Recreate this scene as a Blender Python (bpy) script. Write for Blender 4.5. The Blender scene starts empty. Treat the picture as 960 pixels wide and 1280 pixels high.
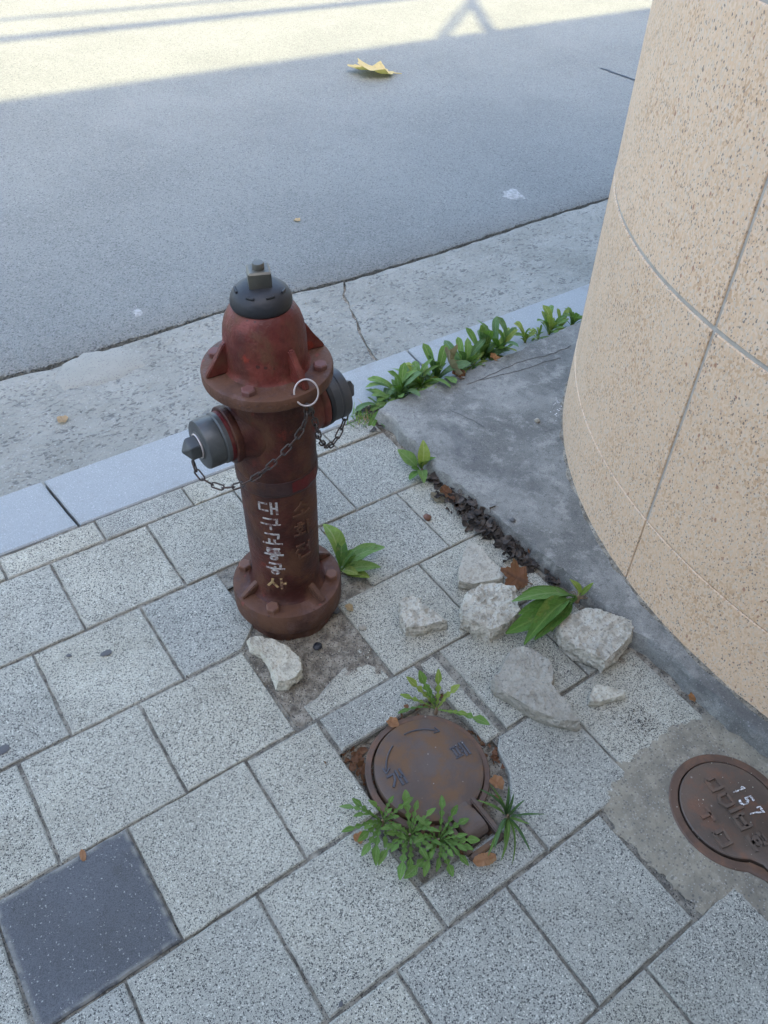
import bpy, bmesh, math, random
from mathutils import Vector, Matrix, Quaternion, noise
SC = bpy.context.scene
COL = SC.collection
R = math.radians
PI = math.pi

# ------------------------------------------------------------ camera, light, exposure
cam = bpy.data.cameras.new('camera')
cam.sensor_fit = 'VERTICAL'
cam.sensor_height = 36.0
cam.lens = 36.0 * 1008.37 / 1280.0
cam.clip_start = 0.02
cam.clip_end = 2000
camo = bpy.data.objects.new('camera', cam)
COL.objects.link(camo)
RT = Vector((0.81613771, -0.57462818, 0.06100563))
UPV = Vector((0.36816213, 0.59844007, 0.71156597))
FW = Vector((0.44539407, 0.55827586, -0.69996584))
m = Matrix((RT, UPV, -FW)).transposed().to_4x4()
m.translation = Vector((0, 0, 1.56))
camo.matrix_world = m
SC.camera = camo

SUN_EL, SUN_DX, SUN_DY = R(40), 0.30, 1.0          # light travels towards +x +y (across the road)
_h = math.hypot(SUN_DX, SUN_DY)
LIGHT = Vector((SUN_DX / _h * math.cos(SUN_EL), SUN_DY / _h * math.cos(SUN_EL), -math.sin(SUN_EL)))
world = bpy.data.worlds.new('World')
SC.world = world
world.use_nodes = True
wn = world.node_tree
sky = wn.nodes.new('ShaderNodeTexSky')
sky.sky_type = 'NISHITA'
sky.sun_disc = False
sky.sun_elevation = SUN_EL
sky.sun_rotation = math.atan2(-SUN_DX, -SUN_DY)
sky.air_density = 1.0
sky.dust_density = 3.8
sky.ozone_density = 1.0
wn.links.new(sky.outputs[0], wn.nodes['Background'].inputs['Color'])
wn.nodes['Background'].inputs['Strength'].default_value = 0.13
sl = bpy.data.lights.new('sun', 'SUN')
sl.energy = 2.35
sl.angle = R(0.53)
sl.color = (1.0, 0.83, 0.44)
so = bpy.data.objects.new('sun', sl)
so.rotation_euler = LIGHT.to_track_quat('-Z', 'Y').to_euler()
so.location = (0, -10, 12)
COL.objects.link(so)
SC.view_settings.view_transform = 'Standard'
SC.view_settings.look = 'None'
SC.view_settings.exposure = 2.85
SC.view_settings.gamma = 1.0
SC.render.engine = 'CYCLES'

# ------------------------------------------------------------ node helpers
class NT:
    def __init__(s, name, rough=0.8):
        s.m = bpy.data.materials.new(name)
        s.m.use_nodes = True
        s.t = s.m.node_tree
        s.b = s.t.nodes['Principled BSDF']
        s.b.inputs['Roughness'].default_value = rough
        s.out = s.t.nodes['Material Output']
    def set(s, n, k, v):
        i = n.inputs[k]
        if isinstance(v, bpy.types.NodeSocket): s.t.links.new(v, i)
        elif isinstance(v, (tuple, list)) and len(v) == 3 and i.type == 'RGBA': i.default_value = (*v, 1)
        else: i.default_value = v
    def new(s, typ, ins=None, **props):
        n = s.t.nodes.new(typ)
        for k, v in props.items(): setattr(n, k, v)
        for k, v in (ins or {}).items(): s.set(n, k, v)
        return n
    def pos(s): return s.new('ShaderNodeNewGeometry').outputs['Position']
    def obj(s): return s.new('ShaderNodeTexCoord').outputs['Object']
    def uv(s): return s.new('ShaderNodeTexCoord').outputs['UV']
    def rnd(s): return s.new('ShaderNodeObjectInfo').outputs['Random']
    def noise(s, v, scale, detail=4, rough=0.55, dist=0.0):
        return s.new('ShaderNodeTexNoise', {'Vector': v, 'Scale': scale, 'Detail': detail, 'Roughness': rough, 'Distortion': dist}).outputs['Fac']
    def vor(s, v, scale, feature='F1', rand=1.0):
        n = s.new('ShaderNodeTexVoronoi', {'Vector': v, 'Scale': scale, 'Randomness': rand}, feature=feature)
        sp = s.new('ShaderNodeSeparateColor', {'Color': n.outputs['Color']}) if feature != 'DISTANCE_TO_EDGE' else None
        return n.outputs['Distance'], sp
    def mth(s, op, a, b=0.0, c=0.0, clamp=False):
        n = s.new('ShaderNodeMath', operation=op, use_clamp=clamp)
        s.set(n, 0, a); s.set(n, 1, b)
        if op in ('MULTIPLY_ADD',): s.set(n, 2, c)
        return n.outputs[0]
    def step(s, v, a, b, lo=0.0, hi=1.0):
        return s.new('ShaderNodeMapRange', {'Value': v, 'From Min': a, 'From Max': b, 'To Min': lo, 'To Max': hi}, interpolation_type='SMOOTHSTEP', clamp=True).outputs[0]
    def mix(s, f, a, b, mode='MIX'):
        n = s.new('ShaderNodeMix', data_type='RGBA', blend_type=mode)
        s.set(n, 0, f)
        for k, v in ((6, a), (7, b)):
            i = n.inputs[k]
            if isinstance(v, bpy.types.NodeSocket): s.t.links.new(v, i)
            else: i.default_value = (*v, 1) if len(v) == 3 else v
        return n.outputs[2]
    def warp(s, v, scale, amt):
        n = s.new('ShaderNodeTexNoise', {'Vector': v, 'Scale': scale, 'Detail': 2.0})
        a = s.new('ShaderNodeVectorMath', {0: n.outputs['Color'], 1: (0.5, 0.5, 0.5)}, operation='SUBTRACT').outputs[0]
        a2 = s.new('ShaderNodeVectorMath', {0: a, 'Scale': amt}, operation='SCALE').outputs[0]
        return s.new('ShaderNodeVectorMath', {0: v, 1: a2}, operation='ADD').outputs[0]
    def sc3(s, v, sc): return s.new('ShaderNodeVectorMath', {0: v, 1: sc}, operation='MULTIPLY').outputs[0]
    def bump(s, h, strength=0.5, dist=0.002, prev=None):
        n = s.new('ShaderNodeBump', {'Height': h, 'Strength': strength, 'Distance': dist})
        if prev is not None: s.set(n, 'Normal', prev)
        return n.outputs[0]
    def done(s, col, normal=None, rough=None, metal=None, spec=None):
        s.set(s.b, 'Base Color', col)
        if normal is not None: s.set(s.b, 'Normal', normal)
        if rough is not None: s.set(s.b, 'Roughness', rough)
        if metal is not None: s.set(s.b, 'Metallic', metal)
        if spec is not None: s.set(s.b, 'Specular IOR Level', spec)
        return s.m
    def specks(s, v, scale, share, size=0.42, ch='Red'):
        d, c = s.vor(v, scale)
        a = s.step(c.outputs[ch], 1 - share - 0.01, 1 - share + 0.01)
        rad = s.mth('MULTIPLY_ADD', c.outputs['Blue'], 0.25, size - 0.12)
        bb = s.step(s.mth('SUBTRACT', d, rad), -0.06, 0.06, 1.0, 0.0)
        return s.mth('MULTIPLY', a, bb)

def M_tile(name, base, dark, light, d_share, l_share, dirt=0.5):
    n = NT(name, 0.85)
    p = n.warp(n.pos(), 300, 0.004)
    big = n.noise(n.pos(), 5, 5, 0.6)
    dk = n.specks(p, 335, d_share, 0.46)
    dk2 = n.specks(n.sc3(p, (1.0, 1.02, 1.0)), 500, d_share * 0.75, 0.45, 'Green')
    lt = n.specks(n.sc3(p, (1.03, 1.0, 1.0)), 330, l_share, 0.46, 'Green')
    c = n.mix(n.step(big, 0.3, 0.7), tuple(x * 0.86 for x in base), tuple(x * 1.1 for x in base))
    c = n.mix(n.step(n.rnd(), 0, 1), c, n.mix(1.0, c, (0.78, 0.81, 0.87), 'MULTIPLY'))
    c = n.mix(lt, c, light)
    c = n.mix(n.mth('MULTIPLY', dk, 0.88), c, dark)
    c = n.mix(n.mth('MULTIPLY', dk2, 0.75), c, dark)
    c = n.mix(n.step(n.noise(n.pos(), 520, 2), 0.3, 0.7), n.mix(1.0, c, (0.72, 0.72, 0.72), 'MULTIPLY'), n.mix(1.0, c, (1.16, 1.16, 1.16), 'MULTIPLY'))
    st = n.step(n.noise(n.pos(), 2.3, 6, 0.62, 0.4), 0.46, 0.70)
    sp = n.step(n.noise(n.pos(), 11, 7, 0.68, 0.5), 0.57, 0.70)
    c = n.mix(n.mth('MULTIPLY', sp, dirt * 0.7), c, n.mix(1.0, c, (0.66, 0.62, 0.55), 'MULTIPLY'))
    c = n.mix(n.mth('MULTIPLY', st, dirt), c, n.mix(1.0, c, (0.74, 0.72, 0.66), 'MULTIPLY'))
    # dust that the joints carry onto the rim, by the tile's own local outline (uv holds distance from the rim)
    e = n.new('ShaderNodeSeparateXYZ', {'Vector': n.uv()}).outputs[0]
    edge = n.mth('MULTIPLY', n.step(e, 0.001, 0.016, 1, 0), n.step(n.noise(n.pos(), 34, 4), 0.35, 0.62))
    c = n.mix(n.mth('MULTIPLY', edge, 0.6), c, (0.29, 0.275, 0.225))
    h = n.mth('ADD', n.mth('MULTIPLY', dk, -0.6), n.noise(n.pos(), 420, 3))
    return n.done(c, n.bump(h, 0.55, 0.0012, n.bump(big, 0.3, 0.004)))

def build_mats():
    M = {}
    M['tile'] = M_tile('speckled_paver', (0.395, 0.376, 0.292), (0.035, 0.034, 0.033), (0.52, 0.50, 0.41), 0.36, 0.22)
    M['tile_dark'] = M_tile('dark_paver', (0.115, 0.116, 0.112), (0.07, 0.07, 0.072), (0.26, 0.26, 0.24), 0.35, 0.05, 0.6)
    # joint fill / soil
    for nm, a, b, sp in (('joint', (0.105, 0.095, 0.075), (0.26, 0.238, 0.185), 0.2), ('soil', (0.115, 0.095, 0.068), (0.31, 0.275, 0.21), 0.3)):
        n = NT(nm, 0.95); p = n.pos()
        c = n.mix(n.step(n.noise(p, 45, 6, 0.65), 0.35, 0.68), a, b)
        c = n.mix(n.mth('MULTIPLY', n.specks(p, 330, sp * 0.6), 0.5), c, (0.34, 0.31, 0.26))
        c = n.mix(n.specks(p, 310, 0.25, 0.45, 'Green'), c, (0.05, 0.045, 0.04))
        M[nm] = n.done(c, n.bump(n.noise(p, 220, 5), 0.9, 0.004))
    # kerb granite
    n = NT('kerb_granite', 0.8); p = n.pos()
    c = n.mix(n.noise(p, 6, 5), (0.245, 0.262, 0.254), (0.295, 0.312, 0.304))
    c = n.mix(n.mth('MULTIPLY', n.specks(p, 420, 0.35), 0.55), c, (0.17, 0.175, 0.18))
    c = n.mix(n.specks(p, 380, 0.2, 0.42, 'Green'), c, (0.37, 0.38, 0.375))
    c = n.mix(n.mth('MULTIPLY', n.step(n.noise(p, 9, 6, 0.6), 0.55, 0.75), 0.65), c, (0.215, 0.215, 0.195))
    c = n.mix(n.mth('MULTIPLY', n.step(n.noise(p, 26, 6, 0.7), 0.56, 0.7), 0.4), c, (0.19, 0.19, 0.175))
    M['kerb'] = n.done(c, n.bump(n.noise(p, 300, 3), 0.35, 0.001))
    # asphalt
    n = NT('asphalt', 0.82); p = n.pos()
    big = n.noise(p, 1.3, 6, 0.6)
    c = n.mix(n.step(big, 0.3, 0.7), (0.138, 0.148, 0.136), (0.176, 0.188, 0.172))
    d, cc = n.vor(p, 150)
    c = n.mix(n.mth('MULTIPLY', n.step(cc.outputs['Red'], 0.2, 1.0), 0.6), c, (0.23, 0.24, 0.225))
    c = n.mix(n.mth('MULTIPLY', n.specks(p, 140, 0.34, 0.45, 'Green'), 0.75), c, (0.06, 0.062, 0.064))
    c = n.mix(n.mth('MULTIPLY', n.specks(p, 120, 0.05, 0.36, 'Green'), 0.55), c, (0.33, 0.33, 0.31))
    c = n.mix(n.mth('MULTIPLY', n.step(n.noise(p, 380, 2), 0.4, 0.65), 0.35), c, (0.085, 0.09, 0.085))
    c = n.mix(n.mth('MULTIPLY', n.step(n.noise(p, 7, 7, 0.7, 0.6), 0.56, 0.72), 0.4), c, (0.105, 0.112, 0.105))
    c = n.mix(n.mth('MULTIPLY', n.step(n.noise(p, 0.7, 4, 0.6, 1.0), 0.55, 0.75), 0.25), c, (0.21, 0.215, 0.20))
    h = n.mth('ADD', d, n.mth('MULTIPLY', n.noise(p, 60, 4), 0.8))
    M['asphalt'] = n.done(c, n.bump(h, 0.8, 0.006))
    # rough gutter concrete
    n = NT('gutter_concrete', 0.9); p = n.pos()
    c = n.mix(n.step(n.noise(p, 3.2, 6, 0.62), 0.3, 0.7), (0.195, 0.194, 0.163), (0.272, 0.27, 0.232))
    c = n.mix(n.mth('MULTIPLY', n.specks(p, 150, 0.14), 0.35), c, (0.40, 0.395, 0.375))
    w = n.warp(n.sc3(p, (0.75, 1.2, 1.0)), 55, 0.035)
    pit = n.mth('MULTIPLY', n.specks(w, 74, 0.42, 0.42, 'Green'), n.step(n.noise(p, 14, 4, 0.6), 0.38, 0.6))
    pit2 = n.specks(w, 125, 0.24, 0.40, 'Red')
    c = n.mix(n.mth('MULTIPLY', pit, 0.75), c, (0.085, 0.082, 0.078))
    c = n.mix(n.mth('MULTIPLY', pit2, 0.55), c, (0.11, 0.108, 0.102))
    h = n.mth('SUBTRACT', n.mth('MULTIPLY', n.noise(p, 90, 5, 0.6), 1.1), n.mth('ADD', pit, n.mth('MULTIPLY', pit2, 0.5)))
    M['gutter'] = n.done(c, n.bump(h, 0.8, 0.006, n.bump(n.noise(p, 16, 5), 0.5, 0.02)))
    # smoother mortar smear
    n = NT('mortar', 0.9); p = n.pos()
    c = n.mix(n.noise(p, 14, 6, 0.6), (0.20, 0.198, 0.168), (0.275, 0.27, 0.23))
    c = n.mix(n.mth('MULTIPLY', n.specks(p, 170, 0.25), 0.6), c, (0.13, 0.125, 0.12))
    M['mortar'] = n.done(c, n.bump(n.noise(p, 120, 5), 0.6, 0.004))
    # aged plinth concrete
    n = NT('aged_concrete', 0.9); p = n.pos()
    a = n.noise(p, 4.5, 8, 0.62, 0.3)
    c = n.mix(n.step(a, 0.32, 0.66), (0.120, 0.117, 0.102), (0.232, 0.226, 0.196))
    c = n.mix(n.mth('MULTIPLY', n.step(n.noise(p, 17, 7, 0.66), 0.5, 0.66), 0.7), c, (0.30, 0.29, 0.25))
    c = n.mix(n.mth('MULTIPLY', n.step(n.noise(p, 55, 7, 0.72), 0.5, 0.66), 0.5), c, (0.075, 0.073, 0.068))
    c = n.mix(n.step(n.noise(p, 420, 2), 0.3, 0.7), n.mix(1.0, c, (0.75, 0.75, 0.75), 'MULTIPLY'), n.mix(1.0, c, (1.2, 1.2, 1.2), 'MULTIPLY'))
    c = n.mix(n.mth('MULTIPLY', n.step(n.noise(n.sc3(p, (1.0, 1.0, 3.0)), 2.6, 7, 0.6, 0.5), 0.50, 0.66), 0.75), c, (0.075, 0.074, 0.070))
    c = n.mix(n.mth('MULTIPLY', n.specks(p, 260, 0.10), 0.35), c, (0.33, 0.32, 0.30))
    c = n.mix(n.mth('MULTIPLY', n.specks(p, 190, 0.10, 0.36, 'Green'), 0.45), c, (0.07, 0.07, 0.07))
    M['plinth'] = n.done(c, n.bump(n.noise(p, 150, 6, 0.65), 0.6, 0.003, n.bump(a, 0.4, 0.012)))
    # dirty cement patch
    n = NT('dirty_cement', 0.92); p = n.pos()
    a = n.noise(p, 6.5, 8, 0.64, 0.3)
    c = n.mix(n.step(a, 0.3, 0.68), (0.155, 0.138, 0.105), (0.27, 0.238, 0.170))
    c = n.mix(n.mth('MULTIPLY', n.step(n.noise(p, 30, 6, 0.66), 0.48, 0.66), 0.5), c, (0.34, 0.305, 0.225))
    c = n.mix(n.mth('MULTIPLY', n.specks(p, 260, 0.16), 0.45), c, (0.38, 0.36, 0.32))
    c = n.mix(n.mth('MULTIPLY', n.specks(p, 180, 0.25, 0.42, 'Green'), 0.6), c, (0.085, 0.08, 0.075))
    M['cement'] = n.done(c, n.bump(n.noise(p, 140, 6, 0.65), 0.75, 0.004, n.bump(a, 0.4, 0.01)))
    # peach granite
    n = NT('peach_granite', 0.62); p = n.warp(n.pos(), 160, 0.006)
    p = n.sc3(p, (1.0, 1.0, 0.62))
    d, c1 = n.vor(p, 250)
    c = n.mix(n.step(c1.outputs['Red'], 0.15, 0.85), (0.635, 0.43, 0.265), (0.67, 0.49, 0.33))
    patch = n.step(n.noise(n.pos(), 9, 5, 0.6), 0.42, 0.62)
    c = n.mix(n.mth('MULTIPLY', n.step(c1.outputs['Green'], 0.62, 0.7), n.mth('MULTIPLY_ADD', patch, 0.65, 0.2)), c, (0.50, 0.31, 0.17))
    c = n.mix(n.mth('MULTIPLY', n.step(c1.outputs['Blue'], 0.78, 0.86), 0.5), c, (0.55, 0.47, 0.37))
    c = n.mix(n.mth('MULTIPLY', n.specks(p, 215, 0.15, 0.33), 0.8), c, (0.11, 0.095, 0.085))
    c = n.mix(n.mth('MULTIPLY', n.specks(p, 320, 0.12, 0.42, 'Green'), 0.7), c, (0.16, 0.135, 0.115))
    c = n.mix(n.mth('MULTIPLY', n.specks(p, 115, 0.045, 0.30, 'Green'), 0.75), c, (0.30, 0.13, 0.075))
    low = n.step(n.noise(n.pos(), 2.0, 5, 0.6), 0.4, 0.7)
    c = n.mix(n.mth('MULTIPLY', low, 0.45), c, n.mix(1.0, c, (0.86, 0.84, 0.80), 'MULTIPLY'))
    c = n.mix(n.mth('MULTIPLY', n.step(n.rnd(), 0.2, 0.9), 0.35), c, n.mix(1.0, c, (0.92, 0.90, 0.86), 'MULTIPLY'))
    M['granite'] = n.done(c, n.bump(n.noise(n.pos(), 260, 4), 0.35, 0.0015))
    n = NT('joint_mortar', 0.9); p = n.pos()
    M['wall_mortar'] = n.done(n.mix(n.noise(p, 30, 6, 0.7), (0.22, 0.19, 0.15), (0.54, 0.49, 0.41)), n.bump(n.noise(p, 160, 4), 0.7, 0.003))
    # hydrant paint: old red over rust
    def paint(name, reds, rust_amt, dark_amt, rough=0.62):
        n = NT(name, rough); p = n.obj()
        a = n.noise(p, 9, 7, 0.62, 0.3)
        c = n.mix(n.step(a, 0.40, 0.62), reds[0], reds[1])
        c = n.mix(n.mth('MULTIPLY', n.step(n.noise(p, 48, 6, 0.7), 0.45, 0.62), 0.45), c, reds[0])
        ru = n.step(n.noise(n.sc3(p, (1, 1, 0.6)), 15, 8, 0.66, 0.2), 0.58 - rust_amt * 0.25, 0.74 - rust_amt * 0.2)
        c = n.mix(n.mth('MULTIPLY', ru, 0.85), c, (0.100, 0.044, 0.022))
        dk = n.step(n.noise(n.sc3(p, (1, 1, 0.35)), 12, 6, 0.6), 0.5, 0.72)
        c = n.mix(n.mth('MULTIPLY', dk, dark_amt), c, (0.035, 0.016, 0.014))
        c = n.mix(n.mth('MULTIPLY', n.specks(p, 85, 0.10, 0.22), 0.8), c, (0.045, 0.02, 0.016))
        br = n.mth('MULTIPLY', n.step(n.noise(p, 26, 5, 0.6), 0.63, 0.70), 0.7)
        c = n.mix(br, c, reds[2])
        h = n.mth('ADD', n.noise(p, 130, 5, 0.6), n.mth('MULTIPLY', ru, 0.5))
        return n.done(c, n.bump(h, 0.7, 0.002, n.bump(n.noise(p, 42, 4), 0.5, 0.004)), n.mth('MULTIPLY_ADD', ru, 0.22, rough - 0.06), None, 0.3)
    M['paint_top'] = paint('faded_red_paint', ((0.078, 0.012, 0.008), (0.165, 0.040, 0.029), (0.25, 0.034, 0.018)), 0.45, 0.6, 0.52)
    M['paint'] = paint('old_red_paint', ((0.036, 0.0075, 0.0045), (0.080, 0.020, 0.013), (0.13, 0.022, 0.013)), 0.5, 0.7, 0.56)
    M['paint_base'] = paint('rusty_red_paint', ((0.060, 0.026, 0.018), (0.150, 0.085, 0.070), (0.20, 0.048, 0.038)), 0.85, 0.55, 0.55)
    M['paint_fresh'] = paint('bright_red_paint', ((0.090, 0.008, 0.008), (0.070, 0.010, 0.009), (0.11, 0.010, 0.009)), 0.3, 0.6)
    M['paint_violet'] = paint('worn_primer', ((0.040, 0.017, 0.015), (0.058, 0.032, 0.031), (0.07, 0.018, 0.015)), 0.35, 0.5)
    n = NT('worn_white_paint', 0.7); p = n.obj()
    ok = n.step(n.noise(p, 80, 6, 0.7), 0.38, 0.58)
    M['letter_white'] = n.done(n.mix(ok, (0.10, 0.034, 0.028), n.mix(n.noise(p, 200, 3), (0.30, 0.28, 0.26), (0.50, 0.48, 0.45))), n.bump(n.noise(p, 160, 4), 0.4, 0.001))
    n = NT('worn_ochre_paint', 0.7); p = n.obj()
    ok = n.step(n.noise(p, 75, 5, 0.65), 0.38, 0.54)
    M['letter_ochre'] = n.done(n.mix(ok, (0.11, 0.042, 0.03), (0.34, 0.23, 0.10)), n.bump(n.noise(p, 160, 4), 0.4, 0.001))
    n = NT('chalk_white_paint', 0.8); p = n.pos()
    M['chalk'] = n.done(n.mix(n.step(n.noise(p, 210, 5, 0.7), 0.40, 0.58), (0.13, 0.10, 0.08), (0.72, 0.70, 0.67)))
    def metal(name, a, b, rough, met, rust=0.3, rc=(0.13, 0.06, 0.035)):
        n = NT(name, rough); p = n.obj()
        c = n.mix(n.step(n.noise(p, 14, 6, 0.6), 0.33, 0.67), a, b)
        ru = n.step(n.noise(p, 24, 7, 0.66), 0.66 - rust * 0.3, 0.78 - rust * 0.2)
        c = n.mix(n.mth('MULTIPLY', ru, 0.8), c, rc)
        return n.done(c, n.bump(n.noise(p, 170, 4), 0.35, 0.001), n.mth('MULTIPLY_ADD', ru, 0.3, rough), n.mth('MULTIPLY_ADD', ru, -met * 0.8, met))
    M['steel'] = metal('weathered_steel', (0.085, 0.089, 0.086), (0.050, 0.052, 0.051), 0.45, 0.30, 0.25, (0.08, 0.06, 0.05))
    M['dark_cap'] = metal('dark_grey_metal', (0.058, 0.060, 0.062), (0.038, 0.039, 0.041), 0.5, 0.3, 0.0, (0.05, 0.04, 0.035))
    M['rubber'] = metal('black_rubber', (0.008, 0.0085, 0.010), (0.016, 0.0165, 0.019), 0.55, 0.0, 0.0, (0.03, 0.025, 0.022))
    M['nut'] = metal('dull_bronze', (0.13, 0.125, 0.10), (0.075, 0.07, 0.06), 0.45, 0.45, 0.1, (0.16, 0.13, 0.09))
    M['chain'] = metal('rusty_chain', (0.085, 0.07, 0.062), (0.05, 0.042, 0.04), 0.55, 0.4, 0.5, (0.10, 0.048, 0.03))
    M['wire'] = metal('bright_wire', (0.55, 0.50, 0.47), (0.42, 0.36, 0.33), 0.4, 0.4, 0.05)
    M['bolt'] = metal('rusty_bolt', (0.155, 0.068, 0.038), (0.085, 0.04, 0.028), 0.7, 0.1, 0.6, (0.19, 0.085, 0.04))
    M['bolt_red'] = metal('painted_bolt', (0.14, 0.05, 0.04), (0.10, 0.045, 0.035), 0.65, 0.05, 0.4, (0.12, 0.055, 0.035))
    # cast iron covers
    def iron(name, a, b, rc, amt):
        n = NT(name, 0.6); p = n.pos()
        c = n.mix(n.step(n.noise(p, 11, 7, 0.6), 0.35, 0.65), a, b)
        ru = n.step(n.noise(p, 17, 8, 0.64, 0.3), 0.58 - amt * 0.2, 0.75 - amt * 0.15)
        c = n.mix(n.mth('MULTIPLY', ru, 0.8), c, rc)
        c = n.mix(n.mth('MULTIPLY', n.specks(p, 130, 0.03, 0.20), 0.7), c, (0.32, 0.29, 0.25))
        return n.done(c, n.bump(n.noise(p, 170, 5, 0.6), 0.6, 0.0016), n.mth('MULTIPLY_ADD', ru, 0.2, 0.58), 0.12)
    M['iron'] = iron('rusty_cast_iron', (0.078, 0.050, 0.034), (0.095, 0.067, 0.050), (0.145, 0.074, 0.030), 0.75)
    M['iron_brown'] = iron('brown_cast_iron', (0.115, 0.080, 0.056), (0.085, 0.063, 0.047), (0.175, 0.085, 0.048), 0.5)
    M['iron_ring'] = iron('rusty_ring', (0.105, 0.062, 0.040), (0.075, 0.046, 0.031), (0.17, 0.086, 0.048), 0.6)
    M['iron_blue'] = iron('dark_cast_letter', (0.055, 0.055, 0.062), (0.075, 0.068, 0.07), (0.10, 0.07, 0.05), 0.1)
    # broken concrete
    def rub(name, a, b, c0, fr):
        n = NT(name, 0.92); p = n.pos()
        f = n.noise(p, 12, 7, 0.62, 0.2)
        c = n.mix(n.step(f, 0.3, 0.7), a, b)
        c = n.mix(n.mth('MULTIPLY', n.specks(p, 170, 0.24, 0.40), fr), c, (0.12, 0.112, 0.10))
        c = n.mix(n.mth('MULTIPLY', n.specks(p, 160, 0.14, 0.36, 'Green'), fr), c, (0.40, 0.385, 0.34))
        c = n.mix(n.mth('MULTIPLY', n.step(n.noise(p, 34, 6, 0.6), 0.50, 0.64), 0.75), c, c0)
        c = n.mix(n.mth('MULTIPLY', n.step(n.noise(p, 140, 4, 0.7), 0.53, 0.66), 0.55), c, (0.11, 0.10, 0.08))
        return n.done(c, n.bump(n.noise(p, 190, 6, 0.7), 0.9, 0.0045, n.bump(n.noise(p, 45, 4), 0.6, 0.008)))
    M['rubble'] = rub('broken_concrete', (0.38, 0.35, 0.275), (0.50, 0.46, 0.365), (0.26, 0.23, 0.17), 0.5)
    M['rubble_smooth'] = rub('grey_mortar_chunk', (0.30, 0.275, 0.218), (0.365, 0.335, 0.262), (0.25, 0.222, 0.165), 0.3)
    M['rubble_mid'] = rub('grey_concrete', (0.37, 0.34, 0.27), (0.44, 0.405, 0.32), (0.29, 0.26, 0.20), 0.3)
    M['rubble_pale'] = rub('pale_concrete', (0.46, 0.42, 0.32), (0.55, 0.51, 0.395), (0.32, 0.285, 0.215), 0.3)
    n = NT('dark_stain', 0.85)
    M['gum'] = n.done((0.085, 0.083, 0.08))
    M['pebble'] = n.m
    n = NT('pale_paint_spot', 0.9)
    M['splash'] = n.done(n.mix(n.step(n.noise(n.pos(), 60, 4), 0.4, 0.6), (0.21, 0.215, 0.20), (0.31, 0.315, 0.30)))
    # leaves
    def leaf(name, a, b, vein, yellow=None, rough=0.62):
        n = NT(name, rough)
        uv = n.new('ShaderNodeSeparateXYZ', {'Vector': n.uv()})
        u, v = uv.outputs[0], uv.outputs[1]
        av = n.mth('ABSOLUTE', n.mth('SUBTRACT', v, 0.5))
        mid = n.step(av, 0.015, 0.07, 1, 0)
        side = n.mth('SINE', n.mth('MULTIPLY', n.mth('SUBTRACT', u, n.mth('MULTIPLY', av, 0.45)), 52.0))
        sv = n.step(side, 0.80, 1.0)
        p = n.obj()
        c = n.mix(n.rnd(), a, b)
        c = n.mix(n.step(n.noise(p, 7, 5, 0.6), 0.35, 0.7), c, n.mix(1.0, c, (0.74, 0.78, 0.72), 'MULTIPLY'))
        if yellow: c = n.mix(n.mth('MULTIPLY', n.step(n.noise(n.pos(), 26, 4), 0.55, 0.7), 0.7), c, yellow)
        c = n.mix(n.mth('MULTIPLY', sv, 0.22), c, vein)
        c = n.mix(n.mth('MULTIPLY', mid, 0.6), c, vein)
        c = n.mix(n.mth('MULTIPLY', n.step(n.noise(n.pos(), 60, 5, 0.7), 0.56, 0.68), 0.35), c, (0.20, 0.19, 0.10))
        n.done(c, n.bump(n.mth('ADD', sv, n.mth('MULTIPLY', n.noise(p, 30, 4), 0.6)), 0.5, 0.02), None, None, 0.3)
        tr = n.new('ShaderNodeBsdfTranslucent', {'Color': n.mix(1.0, c, (1.0, 1.15, 0.5), 'MULTIPLY')})
        mx = n.new('ShaderNodeMixShader', {0: 0.25, 1: n.b.outputs[0], 2: tr.outputs[0]})
        n.t.links.new(mx.outputs[0], n.out.inputs[0])
        return n.m
    M['leaf'] = leaf('weed_leaf', (0.115, 0.215, 0.040), (0.17, 0.275, 0.075), (0.24, 0.32, 0.13))
    M['leaf_blue'] = leaf('bluish_leaf', (0.095, 0.18, 0.065), (0.13, 0.215, 0.085), (0.19, 0.26, 0.14))
    M['leaf_dandelion'] = leaf('dandelion_leaf', (0.088, 0.170, 0.026), (0.145, 0.245, 0.050), (0.22, 0.29, 0.11))
    M['leaf_yellow'] = leaf('yellow_green_leaf', (0.19, 0.28, 0.050), (0.26, 0.31, 0.065), (0.36, 0.38, 0.16))
    M['leaf_dark'] = leaf('plantain_leaf', (0.070, 0.155, 0.024), (0.105, 0.205, 0.036), (0.19, 0.29, 0.07), (0.17, 0.19, 0.04))
    M['leaf_narrow'] = leaf('narrow_leaf', (0.055, 0.112, 0.034), (0.080, 0.145, 0.050), (0.13, 0.19, 0.08))
    M['dead_yellow'] = leaf('dry_yellow_leaf', (0.56, 0.44, 0.20), (0.53, 0.41, 0.19), (0.44, 0.32, 0.14), None, 0.7)
    M['dead_orange'] = leaf('dry_orange_leaf', (0.40, 0.185, 0.075), (0.34, 0.17, 0.085), (0.26, 0.12, 0.055), None, 0.7)
    M['dead_brown'] = leaf('dry_brown_leaf', (0.19, 0.085, 0.042), (0.15, 0.072, 0.04), (0.10, 0.05, 0.03), None, 0.75)
    M['dead_grey'] = leaf('dry_grey_leaf', (0.24, 0.20, 0.135), (0.20, 0.16, 0.10), (0.14, 0.11, 0.075), None, 0.75)
    M['dead_tan'] = leaf('dry_tan_leaf', (0.45, 0.33, 0.19), (0.38, 0.26, 0.15), (0.28, 0.19, 0.11), None, 0.75)
    n = NT('rotting_leaves', 0.9)
    c = n.mix(n.step(n.noise(n.pos(), 45, 4), 0.4, 0.65), (0.032, 0.026, 0.021), (0.085, 0.064, 0.048))
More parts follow.
